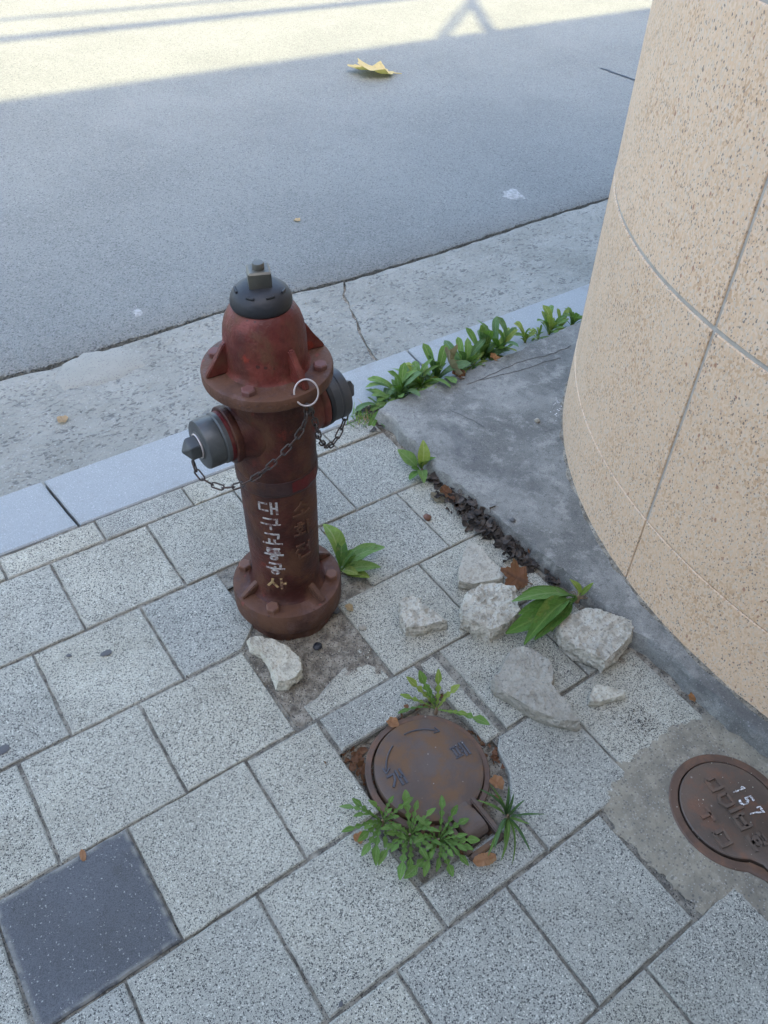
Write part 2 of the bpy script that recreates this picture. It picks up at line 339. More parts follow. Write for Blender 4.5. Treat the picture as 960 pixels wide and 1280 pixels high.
    M['litter'] = n.done(n.mix(n.specks(n.pos(), 40, 0.05), c, (0.14, 0.07, 0.038)), n.bump(n.noise(n.pos(), 120, 4), 0.6, 0.004))
    n = NT('stem', 0.6); M['stem'] = n.done((0.20, 0.21, 0.10))
    n = NT('root', 0.8); M['root'] = n.done((0.19, 0.13, 0.075))
    n = NT('building_render', 0.85); M['building'] = n.done(n.mix(n.noise(n.pos(), 2, 5), (0.36, 0.35, 0.33), (0.42, 0.41, 0.39)))
    n = NT('cable_black', 0.6); M['cable'] = n.done((0.03, 0.03, 0.03))
    n = NT('window_glass', 0.1); M['glass'] = n.done((0.04, 0.05, 0.06))
    n = NT('earth', 0.95); M['earth'] = n.done(n.mix(n.noise(n.pos(), 0.5, 5), (0.17, 0.165, 0.155), (0.23, 0.225, 0.21)))
    n = NT('window_metal', 0.5); M['frame_metal'] = n.done((0.25, 0.25, 0.25))
    return M
M = build_mats()

# ------------------------------------------------------------ mesh helpers
def to_obj(name, bm, mat, parent=None, smooth=None, loc=None):
    me = bpy.data.meshes.new(name)
    bmesh.ops.recalc_face_normals(bm, faces=bm.faces[:])
    bm.to_mesh(me); bm.free()
    for mm in (mat if isinstance(mat, (list, tuple)) else [mat]): me.materials.append(mm)
    if smooth is not None:
        me.polygons.foreach_set('use_smooth', [True] * len(me.polygons))
        me.set_sharp_from_angle(angle=R(smooth))
    o = bpy.data.objects.new(name, me)
    COL.objects.link(o)
    if parent is not None: o.parent = parent
    if loc is not None: o.location = loc
    return o
def inst(name, me, parent=None, mw=None):
    o = bpy.data.objects.new(name, me)
    COL.objects.link(o)
    if parent is not None: o.parent = parent
    if mw is not None: o.matrix_local = mw
    return o
def tag(o, label=None, cat=None, group=None, kind=None):
    for k, v in (('label', label), ('category', cat), ('group', group), ('kind', kind)):
        if v: o[k] = v
    return o
def thing(name, label, cat, loc=(0, 0, 0), group=None):
    o = bpy.data.objects.new(name, None)
    o.empty_display_size = 0.05
    COL.objects.link(o); o.location = loc
    return tag(o, label, cat, group)
def lathe(bm, prof, seg=48, mat=None, close=False):
    rings = []
    for r, z in prof:
        if r < 1e-6: rings.append([bm.verts.new((0, 0, z))])
        else: rings.append([bm.verts.new((r * math.cos(2 * PI * i / seg), r * math.sin(2 * PI * i / seg), z)) for i in range(seg)])
    for a, b in zip(rings, rings[1:]):
        for i in range(seg):
            j = (i + 1) % seg
            if len(a) == 1 and len(b) == 1: continue
            if len(a) == 1: bm.faces.new((a[0], b[i], b[j]))
            elif len(b) == 1: bm.faces.new((a[i], a[j], b[0]))
            else: bm.faces.new((a[i], a[j], b[j], b[i]))
    if mat is not None: bmesh.ops.transform(bm, matrix=mat, verts=bm.verts[:])
    return bm
def tube(bm, pts, rad, seg=8, closed=False):
    pts = [Vector(p) for p in pts]
    n = len(pts); rings = []
    ref = Vector((0.123, 0.321, 0.94)).normalized()
    for i, p in enumerate(pts):
        a = pts[(i - 1) % n] if closed or i > 0 else p
        b = pts[(i + 1) % n] if closed or i < n - 1 else p
        t = (b - a).normalized()
        x = t.cross(ref)
        if x.length < 1e-3: x = t.cross(Vector((1, 0, 0)))
        x.normalize(); y = t.cross(x); ref = x.cross(t)
        r = rad[i] if isinstance(rad, (list, tuple)) else rad
        rings.append([bm.verts.new(p + (x * math.cos(2 * PI * k / seg) + y * math.sin(2 * PI * k / seg)) * r) for k in range(seg)])
    rg = range(n) if closed else range(n - 1)
    for i in rg:
        a, b = rings[i], rings[(i + 1) % n]
        for k in range(seg):
            l = (k + 1) % seg
            bm.faces.new((a[k], a[l], b[l], b[k]))
    if not closed:
        bm.faces.new(rings[0][::-1]); bm.faces.new(rings[-1])
    return bm
def catmull(P, n):
    P = [Vector(p) for p in P]; out = []
    Q = [2 * P[0] - P[1]] + P + [2 * P[-1] - P[-2]]
    for i in range(1, len(Q) - 2):
        for k in range(n):
            t = k / n; a, b, c, d = Q[i - 1:i + 3]
            out.append(0.5 * ((2 * b) + (c - a) * t + (2 * a - 5 * b + 4 * c - d) * t * t + (3 * b - a - 3 * c + d) * t ** 3))
    out.append(P[-1])
    return out
def nz(p, s, seed=0.0): return noise.noise(Vector(p) * s + Vector((seed * 7.13, seed * 3.7, seed * 1.9)))
def resample(poly, step):
    out = []
    for i, a in enumerate(poly):
        b = poly[(i + 1) % len(poly)]
        a, b = Vector(a), Vector(b)
        k = max(1, int((b - a).length / step))
        out += [a + (b - a) * (q / k) for q in range(k)]
    return out
def area2(poly): return sum(a[0] * b[1] - b[0] * a[1] for a, b in zip(poly, poly[1:] + poly[:1]))
def inset(poly, d):
    n = len(poly); out = []
    for i in range(n):
        a, p, b = poly[i - 1], poly[i], poly[(i + 1) % n]
        e1 = (p - a).normalized(); e2 = (b - p).normalized()
        n1 = Vector((-e1.y, e1.x)); n2 = Vector((-e2.y, e2.x))
        q = n1 + n2
        q = q / max(0.35, q.length_squared / 2.0) if q.length > 1e-6 else n1
        out.append(p + q * d)
    return out
def slab(poly, z, depth, chamf=0.003, step=0.02, jit=0.0008, seed=0, dome=0.0, rim=0.016):
    """stone with a worn rim; uv.x of the top holds the distance from the rim"""
    rnd = random.Random(seed)
    poly = [Vector(p) for p in poly]
    if area2([tuple(p) for p in poly]) < 0: poly = poly[::-1]
    P = resample(poly, step)
    P = [p + Vector((nz((p.x, p.y, 0), 55, seed), nz((p.x, p.y, 9), 55, seed))) * jit * 2.2 for p in P]
    bm = bmesh.new(); uvl = bm.loops.layers.uv.new('UVMap')
    rings = []
    for d, dz, e in ((0, -depth, 0), (0, -chamf, 0), (chamf, 0.0, 0.003), (rim, 0.0, 0.02)):
        Q = inset(P, d) if d else P
        rings.append([(bm.verts.new((q.x, q.y, z + dz + (nz((q.x, q.y, 3), 30, seed) * 0.0006 if dz == 0 else 0))), e) for q in Q])
    ed = {v: e for r in rings for v, e in r}
    for a, b in zip(rings, rings[1:]):
        for i in range(len(P)):
            j = (i + 1) % len(P)
            bm.faces.new((a[i][0], a[j][0], b[j][0], b[i][0]))
    bm.faces.new([v for v, _ in rings[-1]])
    for f in bm.faces:
        for l in f.loops: l[uvl].uv = (ed[l.vert], 0)
    return bm
def rect(x0, x1, y0, y1): return [(x0, y0), (x1, y0), (x1, y1), (x0, y1)]
def box(bm, x0, x1, y0, y1, z0, z1):
    v = [bm.verts.new((x, y, z)) for z in (z0, z1) for x, y in ((x0, y0), (x1, y0), (x1, y1), (x0, y1))]
    for f in ((0, 3, 2, 1), (4, 5, 6, 7), (0, 1, 5, 4), (1, 2, 6, 5), (2, 3, 7, 6), (3, 0, 4, 7)): bm.faces.new([v[i] for i in f])
    return bm

# ------------------------------------------------------------ setting: ground, road, gutter, kerb
bm = bmesh.new(); box(bm, -300, 300, -300, 300, -0.6, -0.30)
tag(to_obj('ground', bm, M['earth']), kind='structure')

SEAM = [(-12, 2.50), (-3, 2.515), (0.0, 2.538), (0.32, 2.533), (0.48, 2.518), (0.74, 2.534), (1.03, 2.548), (1.35, 2.566), (1.53, 2.545), (1.70, 2.530), (1.95, 2.527), (2.26, 2.535), (2.6, 2.556), (2.94, 2.575), (3.28, 2.582), (4.5, 2.60), (14, 2.62)]
def seam_y(x):
    for a, b in zip(SEAM, SEAM[1:]):
        if a[0] <= x <= b[0]: return a[1] + (b[1] - a[1]) * (x - a[0]) / (b[0] - a[0])
xs = []
x = -12.0
while x <= 14: xs.append(x); x += 0.012 if -0.4 < x < 4.2 else 0.4
# asphalt sheet with a ragged broken edge
bm = bmesh.new()
Y = [None, None, 2.75, 3.6, 5, 8, 14]
cols = []
for x in xs:
    e = seam_y(x) + 0.014 + nz((x, 0, 0), 22, 1) * 0.008 + nz((x, 0, 0), 75, 2) * 0.008
    c = [bm.verts.new((x, e - 0.001, -0.16)), bm.verts.new((x, e, -0.108)), bm.verts.new((x, e + 0.010, -0.1005))]
    c += [bm.verts.new((x, y, -0.1 + (nz((x, y, 0), 0.6, 5) * 0.002 if y < 3 else 0))) for y in Y[2:]]
    cols.append(c)
for a, b in zip(cols, cols[1:]):
    for k in range(len(a) - 1): bm.faces.new((a[k], b[k], b[k + 1], a[k + 1]))
road = tag(to_obj('road', bm, M['asphalt'], smooth=40), kind='structure')
# short crack in the asphalt near the pillar, a sealed ragged trough laid over the sheet
bm = bmesh.new()
pa = catmull([(4.93, 4.16, 0), (4.945, 4.02, 0), (4.955, 3.85, 0), (4.99, 3.6, 0), (5.0, 3.3, 0)], 14)
prev = None
for i, p in enumerate(pa):
    w = 0.014 + 0.008 * nz(p, 30, 4); dx = nz(p, 24, 3) * 0.014
    v = (bm.verts.new((p.x + dx - w, p.y, -0.0965)), bm.verts.new((p.x + dx, p.y, -0.0945)), bm.verts.new((p.x + dx + w, p.y, -0.0965)))
    if prev: bm.faces.new((prev[0], prev[1], v[1], v[0])); bm.faces.new((prev[1], prev[2], v[2], v[1]))
    prev = v
to_obj('crack_seal', bm, M['rubber'], road)
# gutter slabs, each a stone of its own with a dirt-filled joint between
gut = bpy.data.objects.new('gutter', None); COL.objects.link(gut); tag(gut, kind='structure')
bm = bmesh.new(); box(bm, -12, 14, 1.80, 2.66, -0.28, -0.150)
to_obj('dirt_bed', bm, M['litter'], gut)
bm = bmesh.new(); box(bm, 1.38, 1.74, 1.86, 2.50, -0.14, -0.1145); to_obj('dirt_fill', bm, M['soil'], gut)
def gutter_slab(x0f, x1f, seed):
    bm = bmesh.new(); rows = []
    N = 26
    lo, hi = x0f(2.2), x1f(2.2)
    nx = max(2, int((hi - lo) / 0.015)) if hi - lo < 4 else 120
    for i in range(nx + 1):
        t = i / nx; c = []
        for k in range(N + 1):
            yy = k / N
            xb0, xb1 = x0f(1.86 + yy * 0.67), x1f(1.86 + yy * 0.67)
            x = xb0 + (xb1 - xb0) * t
            y0 = 1.80; y1 = seam_y(x) - 0.007 + nz((x, 1, 0), 26, 7) * 0.007 + nz((x, 2, 0), 85, 8) * 0.008
            y = y0 + (y1 - y0) * yy
            z = -0.1035 + nz((x, y, 0), 5, 9) * 0.003 + nz((x, y, 0), 34, 10) * 0.0016
            if k == N or i in (0, nx): z -= 0.004
            c.append(bm.verts.new((x, y, z)))
        e = c[-1].co; c.append(bm.verts.new((e.x, e.y + 0.001, -0.15)))
        rows.append(c)
    for a, b in zip(rows, rows[1:]):
        for k in range(len(a) - 1): bm.faces.new((a[k], b[k], b[k + 1], a[k + 1]))
    for rr in (rows[0], rows[-1]):
        low = [bm.verts.new((v.co.x, v.co.y, -0.15)) for v in rr]
        for k in range(len(rr) - 2): bm.faces.new((rr[k], rr[k + 1], low[k + 1], low[k]))
    return to_obj('gutter_slab', bm, M['gutter'], gut, smooth=50)
def jx(y):   # the joint between the two slabs wanders
    t = (y - 1.98) / 0.55
    return 1.49 + 0.07 * t + 0.14 * t * t + nz((0, y, 0), 12, 3) * 0.022
gutter_slab(lambda y: -6.0, lambda y: jx(y) - 0.005 + nz((0, y, 0), 45, 1) * 0.010 + nz((0, y, 0), 110, 1) * 0.006, 1)
gutter_slab(lambda y: jx(y) + 0.005 + nz((0, y, 0), 45, 2) * 0.010 + nz((0, y, 0), 110, 2) * 0.006, lambda y: 7.0, 2)
def skin(name, poly, z, mat, parent, seed, jit=0.01, thick=0.003, step=0.015):
    P = resample([Vector(p) for p in poly], step)
    P = [p + Vector((nz((p.x, p.y, 0), 28, seed), nz((p.x, p.y, 5), 28, seed))) * jit for p in P]
    if area2([tuple(p) for p in P]) < 0: P = P[::-1]
    bm = bmesh.new()
    Q = inset(P, thick * 2.5)
    a = [bm.verts.new((p.x, p.y, z)) for p in P]; b = [bm.verts.new((p.x, p.y, z + thick)) for p in Q]
    for i in range(len(P)):
        j = (i + 1) % len(P); bm.faces.new((a[i], a[j], b[j], b[i]))
    bm.faces.new(b)
    return to_obj(name, bm, mat, parent, smooth=30)
skin('mortar_smear', [(0.4682, 2.4264), (0.5244, 2.5083), (0.6135, 2.5425), (0.7344, 2.5143), (0.7841, 2.4329), (0.7679, 2.3677), (0.6651, 2.3441), (0.5646, 2.3383), (0.4782, 2.3626)], -0.1045, M['mortar'], gut, 3, 0.012, 0.006)
skin('paint_splash', [(2.8884, 2.8888), (2.9595, 2.8958), (2.9692, 2.8158), (2.9475, 2.7741), (2.8686, 2.7937), (2.8437, 2.8377)], -0.1008, M['splash'], road, 4, 0.02, 0.002)
skin('paint_splash', [(0.8490, 2.7182), (0.8890, 2.7223), (0.8908, 2.6816), (0.8569, 2.6615)], -0.1008, M['splash'], road, 5, 0.02, 0.002)

kerb = bpy.data.objects.new('kerb', None); COL.objects.link(kerb); tag(kerb, kind='structure')
def kerb_y(x): return 1.840 + (x - 0.14) * 0.0175
for i, (a, b, ta, tb) in enumerate(((-2.2, -0.985, 0, 0), (-0.98, 0.262, 0, -0.012), (0.270, 1.510, -0.012, 0.012), (1.519, 2.76, 0.012, 0), (2.766, 4.0, 0, 0))):
    pl = [(a - ta, 1.6275), (b - tb, 1.6275), (b + tb, kerb_y(b)), (a + ta, kerb_y(a))]
    to_obj('kerb_stone', slab(pl, 0.0005 * (i % 2), 0.25, 0.004, 0.03, 0.0006, 20 + i), M['kerb'], kerb, smooth=40)

# ------------------------------------------------------------ pavement: joint bed and every tile
pave = bpy.data.objects.new('pavement', None); COL.objects.link(pave); tag(pave, kind='structure')
W = 0.2478; L = 0.2556; V0 = 1.5378
def rv(k): return V0 - (k - 1) * W          # row k lies between rv(k) and rv(k+1)
PIT = (0.480, 0.790, 0.389, 0.700)
HOLES = [PIT, (0.985, 1.215, -0.09, 0.26), (0.500, 0.800, 0.985, 1.15), (0.452, 0.700, 0.80, 1.042), (0.505, 0.74, 1.1, 1.23)]
gx = sorted(set([-2.4, 1.30] + [h[i] for h in HOLES for i in (0, 1)])); gy = sorted(set([-2.2, 1.627] + [h[i] for h in HOLES for i in (2, 3)]))
bm = bmesh.new()
def dense(v, a, b, s):
    out = []
    for p, q in zip(v, v[1:]):
        k = max(1, int((q - p) / s)) if q > a and p < b else 1
        out += [p + (q - p) * i / k for i in range(k)]
    return out + [v[-1]]
gx = dense(sorted(gx + [-0.35]), -0.3, 1.29, 0.007); gy = dense(sorted(gy + [-0.1]), 0.0, 1.62, 0.007)
vs = {(x, y): bm.verts.new((x, y, -0.0056 + nz((x, y, 0), 9, 2) * 0.0034 + nz((x, y, 0), 60, 3) * 0.0026)) for x in gx for y in gy}
for a, b in zip(gx, gx[1:]):
    for c, d in zip(gy, gy[1:]):
        mx, my = (a + b) / 2, (c + d) / 2
        if any(h[0] < mx < h[1] and h[2] < my < h[3] for h in HOLES): continue
        bm.faces.new((vs[a, c], vs[b, c], vs[b, d], vs[a, d]))
to_obj('joint_fill', bm, M['joint'], pave)
bm = bmesh.new(); box(bm, -2.4, 1.30, -2.2, 1.62, -0.25, -0.052)
to_obj('sand_bed', bm, M['soil'], pave)
rt = random.Random(4)
G = 0.0034
NT_ = [0]
def tile(poly, mat='tile', dz=None):
    NT_[0] += 1
    z = rt.uniform(-0.0018, 0.0018) if dz is None else dz
    P = [Vector(p) for p in poly]
    if area2([tuple(p) for p in P]) < 0: P = P[::-1]
    P = inset(P, G * rt.uniform(0.6, 1.15))
    c = sum(P, Vector((0, 0))) / len(P); a = rt.uniform(-0.007, 0.007)
    P = [c + Matrix.Rotation(a, 2) @ (p - c) for p in P]
    o = to_obj('paving_tile', slab([tuple(p) for p in P], z, 0.045, rt.uniform(0.002, 0.0038), 0.018, 0.0009, NT_[0]), M[mat], pave, smooth=40)
    return o
OFF = {1: 0.4258, 2: 0.0466, 3: -0.0632, 4: 0.066, 5: 0.2131, 6: 0.0985, 7: -0.0418, 8: 0.09, 9: 0.2, 10: 0.05}
def row_tiles(k, lo, hi, skip=(), y0=None, y1=None):
    j = math.ceil((lo - OFF[k]) / L - 1e-6); xs_ = [lo]
    while OFF[k] + j * L < hi - 0.012:
        if OFF[k] + j * L > lo + 0.012: xs_.append(OFF[k] + j * L)
        j += 1
    xs_.append(hi)
    for a, b in zip(xs_, xs_[1:]):
        if any(s0 < (a + b) / 2 < s1 for s0, s1 in skip): continue
        dark = (k == 4 and -0.1896 < (a + b) / 2 < 0.066)
        tile(rect(a, b, rv(k + 1) if y0 is None else y0, rv(k) if y1 is None else y1), 'tile_dark' if dark else 'tile')
EDGE = 1.205
# row 0: the cut strip beside the kerb
ks = [-1.2, -0.94, -0.69, -0.44, -0.19, 0.066, 0.318, 0.566, 0.82, 1.03, 1.195]
for a, b in zip(ks, ks[1:]): tile(rect(a, b, V0, 1.6235))
LO = -1.1
row_tiles(1, LO, 1.195)
row_tiles(2, LO, EDGE, [(0.30, 0.813)])
row_tiles(3, LO, EDGE, [(0.448, 0.704)])
row_tiles(4, LO, 1.215, [(0.32, 0.82)])
row_tiles(5, LO, 1.235, [(0.4687, 0.98)])
row_tiles(6, LO, 0.8652)
row_tiles(7, LO, 0.9806)
tile(rect(0.9806, 1.27, rv(8), -0.098))
for k in (8, 9, 10): row_tiles(k, LO, 1.26)
r2, r3, r4, r5, r6 = rv(2), rv(3), rv(4), rv(5), rv(6)
tile([(0.302, r3), (0.448, r3), (0.508, r3 + 0.05), (0.508, r2), (0.302, r2)])
tile([(0.558, 1.215), (0.735, 1.15), (0.813, 1.085), (0.813, r2), (0.558, r2)])
tile([(0.49, r4), (0.700, r4), (0.700, 0.912), (0.655, 0.908), (0.62, 0.884), (0.57, 0.866), (0.53, 0.850), (0.49, 0.846)], dz=-0.0075)
tile(rect(0.3216, 0.496, r5, r4)); tile([(0.500, 0.70), (0.764, 0.70), (0.764, r4), (0.500, r4)])
tile(rect(0.772, 0.8208, r5, r4), dz=-0.003)
tile(rect(0.4687, 0.7243, r6, 0.389)); tile([(0.7243, r6), (0.98, r6), (0.98, r5), (0.806, r5), (0.782, 0.525), (0.768, 0.47), (0.7243, 0.415)])
# lumpy soil where the pavement is cut away
def lumpy(name, x0, x1, y0, y1, z, amp, mat, parent, seed, n=34, mound=None):
    bm = bmesh.new(); g = []
    for i in range(n + 1):
        row = []
        for j in range(n + 1):
            x = x0 + (x1 - x0) * i / n; y = y0 + (y1 - y0) * j / n
            zz = z + nz((x, y, 0), 14, seed) * amp + nz((x, y, 0), 55, seed + 1) * amp * 0.5
            if mound: zz += mound[2] * math.exp(-((x - mound[0]) ** 2 + (y - mound[1]) ** 2) / mound[3] ** 2)
            row.append(bm.verts.new((x, y, zz)))
        g.append(row)
    for i in range(n):
        for j in range(n): bm.faces.new((g[i][j], g[i + 1][j], g[i + 1][j + 1], g[i][j + 1]))
    return to_obj(name, bm, mat, parent, smooth=60)
lumpy('soil_patch', 0.445, 0.83, 0.80, 1.27, -0.0095, 0.009, M['soil'], pave, 3, 70, (0.66, 1.03, 0.008, 0.12))
lumpy('soil_patch', PIT[0] - 0.01, PIT[1] + 0.01, PIT[2] - 0.01, PIT[3] + 0.01, -0.024, 0.008, M['soil'], pave, 5)
lumpy('soil_patch', 1.14, 4.2, 1.575, 1.66, -0.004, 0.006, M['soil'], pave, 8, 60)
lumpy('soil_patch', 1.175, 1.27, 0.10, 1.64, -0.004, 0.005, M['soil'], pave, 9, 60)
# cement laid round the second cover
CEM = [(0.868, 0.305), (0.89, 0.350), (0.98, 0.356), (1.06, 0.352), (1.20, 0.345), (1.262, 0.33), (1.30, 0.0), (1.29, -0.11), (1.10, -0.105), (0.985, -0.10), (0.975, -0.03), (0.955, 0.03), (0.885, 0.052), (0.874, 0.18), (0.872, 0.286)]
CP = resample([Vector(p) for p in CEM], 0.006); mcx, mcy = 1.097, 0.150
CP = [p + Vector((nz((p.x, p.y, 0), 28, 6), nz((p.x, p.y, 5), 28, 6))) * 0.014 + Vector((nz((p.x, p.y, 0), 95, 6), nz((p.x, p.y, 5), 95, 6))) * 0.010 for p in CP]
def inner_hit(a):      # outline of the cover frame as seen from its centre
    d = Vector((math.cos(a), math.sin(a))); best = 0.124
    if d.y < -0.3 and abs(d.x / d.y) < 0.061 / 0.1: best = max(best, min(0.233 / -d.y, 0.061 / max(1e-4, abs(d.x))))
    return best
bm = bmesh.new(); IN = []; OUT = []; MID = []; LOW = []
CP.sort(key=lambda p: math.atan2(p.y - mcy, p.x - mcx))
for p in CP:
    a = math.atan2(p.y - mcy, p.x - mcx); q = Vector((mcx, mcy)) + Vector((math.cos(a), math.sin(a))) * inner_hit(a)
    if (p - Vector((mcx, mcy))).length < inner_hit(a) + 0.01: p = q + (q - Vector((mcx, mcy))).normalized() * 0.01
    e = p.lerp(q, 0.22); LOW.append(bm.verts.new((p.x, p.y, -0.004 + 0.003 * nz((p.x, p.y, 0), 40, 3)))); OUT.append(bm.verts.new((e.x, e.y, 0.0012 + 0.0022 * nz((e.x, e.y, 0), 30, 4))))
    c_ = p.lerp(q, 0.5); MID.append(bm.verts.new((c_.x, c_.y, 0.0016 + nz((c_.x, c_.y, 0), 12, 1) * 0.002))); IN.append(bm.verts.new((q.x, q.y, 0.002)))
for A_, B_ in ((LOW, OUT), (OUT, MID), (MID, IN)):
    for i in range(len(CP)):
        j = (i + 1) % len(CP); bm.faces.new((A_[i], A_[j], B_[j], B_[i]))
to_obj('cement_patch', bm, M['cement'], pave, smooth=30)

# ------------------------------------------------------------ concrete plinth under the round wall
PLN = [(1.209, 1.586), (1.213, 1.50), (1.213, 1.416), (1.203, 1.29), (1.203, 1.164), (1.212, 1.028), (1.219, 0.912), (1.226, 0.794), (1.234, 0.711), (1.236, 0.60), (1.239, 0.565), (1.252, 0.530), (1.254, 0.421), (1.256, 0.301), (1.262, 0.195), (1.27, 0.0), (1.28, -0.5), (1.28, -2.2), (4.2, -2.2), (4.2, 1.65), (2.103, 1.634), (1.782, 1.612), (1.502, 1.609), (1.35, 1.597), (1.26, 1.60)]
P = [Vector(p) for p in PLN]
if area2(PLN) < 0: P = P[::-1]
P = resample(P, 0.014)
P = [p + Vector((nz((p.x, p.y, 0), 16, 3), nz((p.x, p.y, 5), 16, 3))) * 0.010 + Vector((nz((p.x, p.y, 0), 60, 3), nz((p.x, p.y, 5), 60, 3))) * 0.006 for p in P]
bm = bmesh.new(); rings = []
for d, z in ((-0.004, -0.05), (-0.004, 0.010), (-0.002, 0.030), (0.0, 0.043), (0.003, 0.0485), (0.012, 0.050)):
    Q = inset(P, d)
    rings.append([bm.verts.new((q.x + nz((q.x, q.y, z * 40), 45, 2) * 0.009 * (z < 0.045), q.y, z + nz((q.x, q.y, 0), 20, 6) * 0.003 * (0 < z))) for q in Q])
for a, b in zip(rings, rings[1:]):
    for i in range(len(P)):
        j = (i + 1) % len(P); bm.faces.new((a[i], a[j], b[j], b[i]))
bm.faces.new(rings[-1])
plinth = tag(to_obj('concrete_plinth', bm, M['plinth'], smooth=45), 'low grey stained concrete slab running round the foot of the granite wall', 'concrete slab')
# hairline cracks as thin raised-lip grooves
def crack(pts, w, z, name='crack', parent=plinth, mat='gum'):
    bm = bmesh.new(); prev = None
    for p in catmull([(a, b, z) for a, b in pts], 16):
        q = Vector((p.x + nz(p, 30, 2) * 0.006, p.y + nz(p, 30, 3) * 0.006, 0))
        ww = w * (0.6 + 0.6 * abs(nz(p, 40, 5)))
        v = [bm.verts.new((q.x, q.y - ww, z)), bm.verts.new((q.x, q.y, z + 0.0012)), bm.verts.new((q.x, q.y + ww, z))]
        if prev: bm.faces.new((prev[0], prev[1], v[1], v[0])); bm.faces.new((prev[1], prev[2], v[2], v[1]))
        prev = v
    to_obj(name, bm, M[mat], parent)
crack([(1.5245, 1.5436), (1.6149, 1.5421), (1.7641, 1.5512), (1.8939, 1.5316), (1.9883, 1.5341)], 0.0016, 0.0512)
crack([(1.5773, 1.5382), (1.6995, 1.5191), (1.9010, 1.4997)], 0.0012, 0.0512)
crack([(1.3928, 1.4652), (1.4143, 1.4015), (1.4312, 1.3416)], 0.0010, 0.0512)
# pale flaking strip on the slab
bm = bmesh.new(); rr = random.Random(8)
for i in range(150):
    t = rr.random(); x, y = 1.69 + rr.gauss(0, 0.022) + 0.02 * t, 1.16 + 0.16 * t + rr.gauss(0, 0.02)
    s = rr.uniform(0.0012, 0.0038)
    vv = [bm.verts.new((x + s * math.cos(k * 1.26 + i) * rr.uniform(0.5, 1.2), y + s * math.sin(k * 1.26 + i) * rr.uniform(0.5, 1.2), 0.0515 + 0.0003 * (i % 3))) for k in range(5)]
    bm.faces.new(vv)
tag(to_obj('paint_flakes', bm, M['chalk'], plinth), kind='stuff')

# ------------------------------------------------------------ round granite wall
AX = Vector((-0.03091884, 0.02350872, 0.9992454))
wallC = Vector((2.5652, 0.3545, 0.0))
wall = thing('granite_wall', 'round wall clad in peach speckled granite slabs on a concrete slab', 'wall', wallC)
wall.rotation_mode = 'QUATERNION'
wall.rotation_quaternion = Vector((0, 0, 1)).rotation_difference(AX)
RW = 1.262
bm = bmesh.new()
lathe(bm, [(RW - 0.0035, -0.25), (RW - 0.0035, 2.85), (0, 2.85)], 180)
to_obj('mortar_core', bm, M['wall_mortar'], wall, smooth=40)
def panel(a0, a1, z0, z1, r, ch=0.0018, sag0=0.0, sag1=0.0):
    bm = bmesh.new(); n = 18; t = 0.03; rings = []
    for (da, dz, rr_) in ((0, 0, r - t), (0, 0, r - ch), (ch, ch, r)):
        A0, A1, Z0, Z1 = a0 + da / r, a1 - da / r, z0 + dz, z1 - dz
        lo = [Vector((rr_ * math.cos(A0 + (A1 - A0) * i / n), rr_ * math.sin(A0 + (A1 - A0) * i / n), Z0 + nz((A0 + (A1 - A0) * i / n, z0, 0), 40, 2) * 0.0008)) for i in range(n + 1)]
        hi = [Vector((rr_ * math.cos(A0 + (A1 - A0) * i / n), rr_ * math.sin(A0 + (A1 - A0) * i / n), Z1 + nz((A0 + (A1 - A0) * i / n, z1, 3), 40, 2) * 0.0008)) for i in range(n + 1)]
        rings.append(([bm.verts.new(v) for v in lo], [bm.verts.new(v) for v in hi]))
    for (l0, h0), (l1, h1) in zip(rings, rings[1:]):
        for i in range(n):
            bm.faces.new((l0[i], l0[i + 1], l1[i + 1], l1[i])); bm.faces.new((h0[i], h1[i], h1[i + 1], h0[i + 1]))
        bm.faces.new((l0[0], l1[0], h1[0], h0[0])); bm.faces.new((l0[n], h0[n], h1[n], l1[n]))
    l, h = rings[-1]
    for i in range(n): bm.faces.new((l[i], l[i + 1], h[i + 1], h[i]))
    return to_obj('granite_slab', bm, M['granite'], wall, smooth=30)
courses = ((-0.2, 0.304, 0.0014, 0.0004), (0.3060, 0.8130, 0.0040, 0.0), (0.8230, 1.325, 0.0040, 0.0), (1.335, 1.84, 0.0045, 0.0), (1.85, 2.355, 0.0045, 0.0), (2.365, 2.84, 0.0045, 0.0))
for ci, (z0, z1, g, pr_) in enumerate(courses):
    for k in range(10):
        a = R(164.8 + 36 * k)
        panel(a + g / RW, a + R(36) - g / RW, z0, z1, RW + pr_ + (0.0008 if (k + ci) % 3 == 0 else 0))
bm = bmesh.new(); lathe(bm, [(RW - 0.02, 2.835), (RW + 0.02, 2.842), (RW + 0.02, 2.93), (RW - 0.1, 2.95), (0, 2.96)], 120)
to_obj('coping', bm, M['granite'], wall, smooth=40)
# ragged smear where wall meets slab
bm = bmesh.new(); prev = None
for i in range(220):
    a = R(110 + i * 0.5); w = 0.010 + 0.010 * abs(nz((a, 0, 0), 14, 3)) + 0.006 * nz((a, 0, 0), 60, 4)
    c0 = wallC + Vector((math.cos(a), math.sin(a), 0)) * (RW + w); c1 = wallC + Vector((math.cos(a), math.sin(a), 0)) * (RW - 0.01)
    v = (bm.verts.new((c0.x, c0.y, 0.050)), bm.verts.new((c1.x, c1.y, 0.061 + 0.005 * nz((a, 1, 0), 30, 5))))
    if prev: bm.faces.new((prev[0], prev[1], v[1], v[0]))
    prev = v
to_obj('dirt_fillet', bm, M['soil'], plinth, smooth=60)

